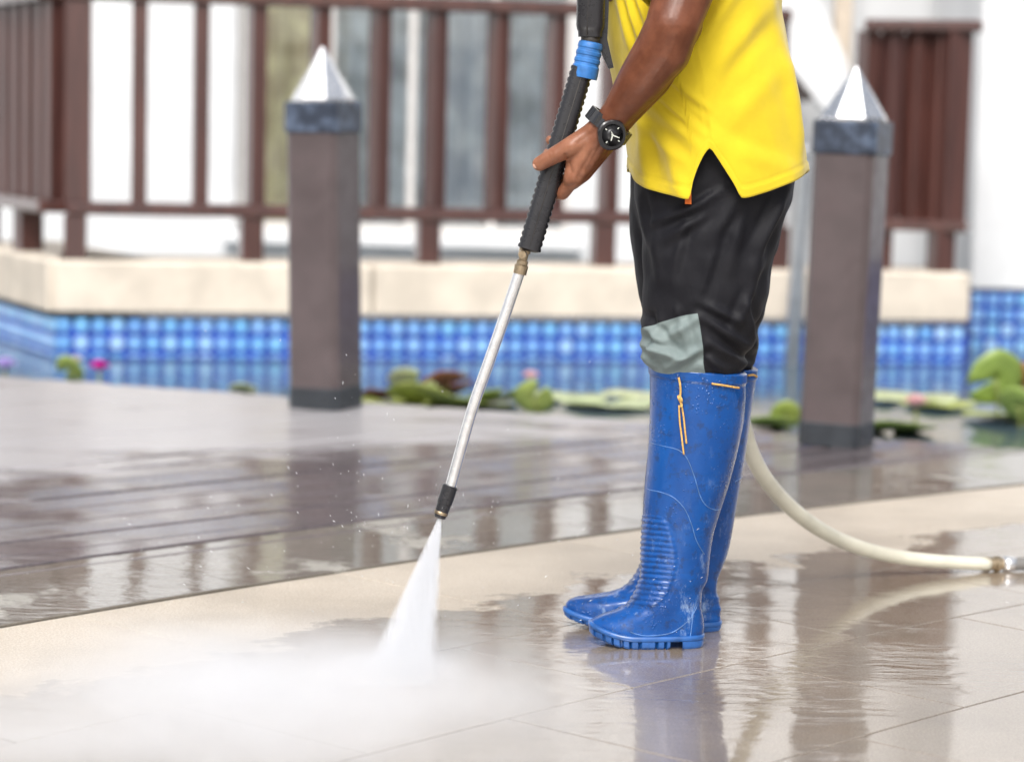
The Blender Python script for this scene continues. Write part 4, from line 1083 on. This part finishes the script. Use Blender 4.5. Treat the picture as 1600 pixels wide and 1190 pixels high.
# valve fitting and clamp
Geo().lathe(gl(822, 384), gl(812, 428), [(0, 9 * s_), (0.25, 9.5 * s_), (0.27, 7 * s_), (0.5, 7 * s_), (0.52, 9 * s_), (0.66, 9 * s_), (0.7, 11 * s_), (1, 10.5 * s_)], 16).build('brass_fitting', M_brass, lance, smooth=False)
Geo().lathe(W(816, 398, GY - 0.020), W(818, 394, GY + 0.012), [(0, 6 * s_), (0.15, 7 * s_), (0.4, 7 * s_), (0.42, 4 * s_), (1, 4 * s_)], 12).build('valve_screw', M_brass, lance, smooth=False)
tp = spline([(814, 418), (790, 490), (765, 562), (741, 630), (722, 695), (703, 764)], 6)
Geo().tube([gl(x, y) for x, y in tp], [8.9 * s_] * len(tp), 20).build('wand_tube', M_tube, lance)
nz_a, nz_b = gl(704, 758), gl(687, 808)
sharp(Geo().lathe(nz_a, nz_b, [(0, 10.5 * s_), (0.03, 12.5 * s_), (0.55, 12.3 * s_), (0.58, 11.4 * s_), (0.85, 11.0 * s_), (1, 9.2 * s_), (1, 5 * s_), (0.9, 4 * s_)], 24).build('nozzle', M_blackp, lance), 25)
ng = Geo().lathe(nz_a.lerp(nz_b, 0.80), nz_a.lerp(nz_b, 0.90), [(0, 11.0 * s_), (0.1, 11.6 * s_), (0.9, 11.4 * s_), (1, 10.6 * s_)], 24); ng.build('brass_ring', M_brass, lance)

# ------------------------------------------------------------------ hose
M_hose = simple('cream_hose', (0.60, 0.575, 0.47), 0.45, var=0.12, vs=14, bs=0.1, coat=0.3)
hp = [(*W(985, 130, 4.22), 0.0125), (*W(1040, 300, 4.24), 0.0125), (*W(1110, 480, 4.25), 0.0125), (*W(1150, 620, 4.27), 0.0125), (*W(1176, 712, 4.32), 0.0125), (*W(1218, 775, 4.40), 0.0125), (*W(1280, 826, 4.50), 0.0125), (*W(1350, 857, 4.60), 0.0125), (*W(1430, 873, 4.66), 0.0125), (*W(1545, 881, 4.72), 0.0125)]
hs_ = [(*[h[i] for i in range(3)],) for h in spline(hp, 10)]
hs_ = [(x, y, max(z, 0.0145)) for x, y, z in hs_]
hb = Vector(hs_[-1])
hose = thing('hose', 'thick cream water hose curving from behind the boots across the paving', 'hose', tuple(hb))
Geo().tube(hs_, [0.0150 - 0.0022 * min(1, max(0, (v[0] - 0.4) / 0.5)) for v in hs_], 18).build('hose_pipe', M_hose, hose)
h2 = Vector((hb.x + 0.03, hb.y + 0.01, hb.z)); h3 = Vector((hb.x + 0.055, hb.y + 0.012, hb.z))
Geo().lathe(hb - Vector((0.012, 0, 0)), h2, [(0, 0.0145), (0.3, 0.015), (0.32, 0.0125), (0.55, 0.0125), (0.6, 0.0155), (0.8, 0.0155), (0.82, 0.011), (1, 0.011)], 16).build('brass_coupling', M_brass, hose, smooth=False)
Geo().lathe(h2, h3, [(0, 0.0145), (0.4, 0.0155), (1, 0.0135)], 16).build('steel_ferrule', M_tube, hose)
Geo().tube([h3 - Vector((0.006, 0, 0)), h3 + Vector((0.2, 0.02, 0)), h3 + Vector((0.6, 0.1, 0)), h3 + Vector((1.2, 0.3, 0))], 0.0125, 16).build('grey_pipe', simple('grey_hose', (0.22, 0.21, 0.20), 0.5, var=0.2), hose)

# ------------------------------------------------------------------ water: jet, mist, drops
def vol_mat(nm, dens_nodes):
    mt = bpy.data.materials.new(nm); mt.use_nodes = True; nt = mt.node_tree; nt.nodes.clear()
    out = nt.nodes.new('ShaderNodeOutputMaterial'); pv = nt.nodes.new('ShaderNodeVolumePrincipled')
    pv.inputs['Color'].default_value = (0.97, 0.98, 1, 1); pv.inputs['Anisotropy'].default_value = 0.1
    L(nt, dens_nodes(nt), pv.inputs['Density']); L(nt, pv.outputs[0], out.inputs['Volume']); return mt
apex = gl(687, 810); bl_, br_ = G(558, 1070), G(686, 1068)
bc = (bl_ + br_) / 2
def jet_d(nt):
    # denser along the middle of the fan, thinning to its sides
    ax = (bc - apex); ln = ax.length; ax = ax.normalized(); ed = (br_ - bl_).normalized(); ed = (ed - ax * ed.dot(ax)).normalized()
    pos = N(nt, 'ShaderNodeNewGeometry').outputs['Position']
    def dot(vec, off):
        s1 = N(nt, 'ShaderNodeVectorMath', operation='SUBTRACT'); L(nt, pos, s1.inputs[0]); s1.inputs[1].default_value = off
        d1 = N(nt, 'ShaderNodeVectorMath', operation='DOT_PRODUCT'); L(nt, s1.outputs[0], d1.inputs[0]); d1.inputs[1].default_value = vec
        return d1.outputs['Value']
    t = math_(nt, 'DIVIDE', dot(ax, apex), ln)
    w_ = math_(nt, 'ADD', math_(nt, 'MULTIPLY', t, (br_ - bl_).length / 2 * 1.0), 0.004)
    u = math_(nt, 'ABSOLUTE', math_(nt, 'DIVIDE', dot(ed, apex), w_))
    n = nz(nt, 60, 5, 0.65, stretch=((2.6, 2.6, 0.16), (0, R(9), 0)))
    d = math_(nt, 'MULTIPLY', ramp(nt, u, 1.0, 0.4), ramp(nt, n, 0.30, 0.70, 0.25, 1.6))
    return math_(nt, 'MULTIPLY', d, ramp(nt, t, 0.0, 0.9, 420.0, 90.0))
jg = Geo(); rings = []
half = (br_ - bl_) / 2; ud = Vector((0, 1, 0))
for q in [i / 14 for i in range(15)]:
    c = apex.lerp(bc + Vector((0, 0, 0.002)), q); hx = 0.004 + (half.length - 0.004) * q; hy = 0.004 + 0.020 * q
    rings.append([c + Vector((math.cos(k * math.pi / 14) * hx, math.sin(k * math.pi / 14) * hy, 0)) for k in range(28)])
jet = jg.loft(rings).build('water_jet', vol_mat('spray_volume', jet_d), smooth=True)
tag(jet, 'white fan of pressurised water leaving the nozzle', 'water spray', kind='stuff')
def mist(name, c, rad, dens, label, nscale=4.0, seed=0.0):
    def d(nt):
        tc = N(nt, 'ShaderNodeTexCoord')
        ln = N(nt, 'ShaderNodeVectorMath', operation='LENGTH'); L(nt, tc.outputs['Object'], ln.inputs[0])
        fall = ramp(nt, ln.outputs['Value'], 1.0, 0.0)
        n = nz(nt, nscale, 4, 0.6, stretch=((1, 1, 1.6), (seed, 0, seed)))
        return math_(nt, 'MULTIPLY', math_(nt, 'MULTIPLY', math_(nt, 'POWER', fall, 1.4), ramp(nt, n, 0.30, 0.70, 0.35, 1.1)), dens)
    bm = bmesh.new(); bmesh.ops.create_icosphere(bm, subdivisions=3, radius=1)
    me = bpy.data.meshes.new(name); bm.to_mesh(me); bm.free()
    o = link(name, me); o.location = c; o.scale = rad; me.materials.append(vol_mat(name + '_volume', d))
    return tag(o, label, 'mist', kind='stuff')
mc = G(470, 1075)
mist('mist', (mc.x, mc.y - 0.02, 0.02), (0.62, 0.42, 0.10), 14.0, 'white mist billowing low over the wet paving left of the jet')
mc2 = G(560, 1150)
mist('mist', (mc2.x - 0.16, mc2.y - 0.05, 0.015), (0.80, 0.52, 0.08), 10.0, 'thin spray haze spreading over the paving in the near left corner', 4.0, 1.3)

mc3 = G(615, 1062)
mist('mist', (mc3.x, mc3.y, 0.01), (0.17, 0.12, 0.05), 40.0, 'dense white burst of spray where the jet strikes the paving', 9.0, 2.1)
def drop_mat():
    mt, nt, p = mat('water_drop')
    p.inputs['Base Color'].default_value = (0.92, 0.94, 0.96, 1); p.inputs['Roughness'].default_value = 0.08
    p.inputs['Transmission Weight'].default_value = 0.35; p.inputs['IOR'].default_value = 1.33; return mt
dg_ = Geo(); rnd = random.Random(3)
for i in range(230):
    px, py = rnd.gauss(560, 190), rnd.gauss(830, 110); Y = rnd.uniform(3.55, 4.3)
    if rnd.random() < 0.07: px, py, Y = rnd.uniform(880, 1130), rnd.uniform(800, 1015), rnd.uniform(3.6, 3.88)
    c = W(px, py, Y)
    if c.z < 0.01: continue
    d = (c - (bc + Vector((0.02, 0, 0)))).normalized() + Vector((rnd.uniform(-.3, .3), rnd.uniform(-.3, .3), rnd.uniform(-.3, .3))); d.normalize()
    a = d.orthogonal().normalized(); b = d.cross(a); r = rnd.uniform(0.0003, 0.0007); ln = r * rnd.uniform(2.0, 7.0)
    vs = [c + d * ln, c - d * ln] + [c + (a * math.cos(k * 1.5708) + b * math.sin(k * 1.5708)) * r for k in range(4)]
    dg_.add(vs, [(0, 2 + k, 2 + (k + 1) % 4) for k in range(4)] + [(1, 2 + (k + 1) % 4, 2 + k) for k in range(4)])
tag(dg_.build('spray_drops', drop_mat()), 'scattered water drops flying up from the jet', 'water drops', kind='stuff')
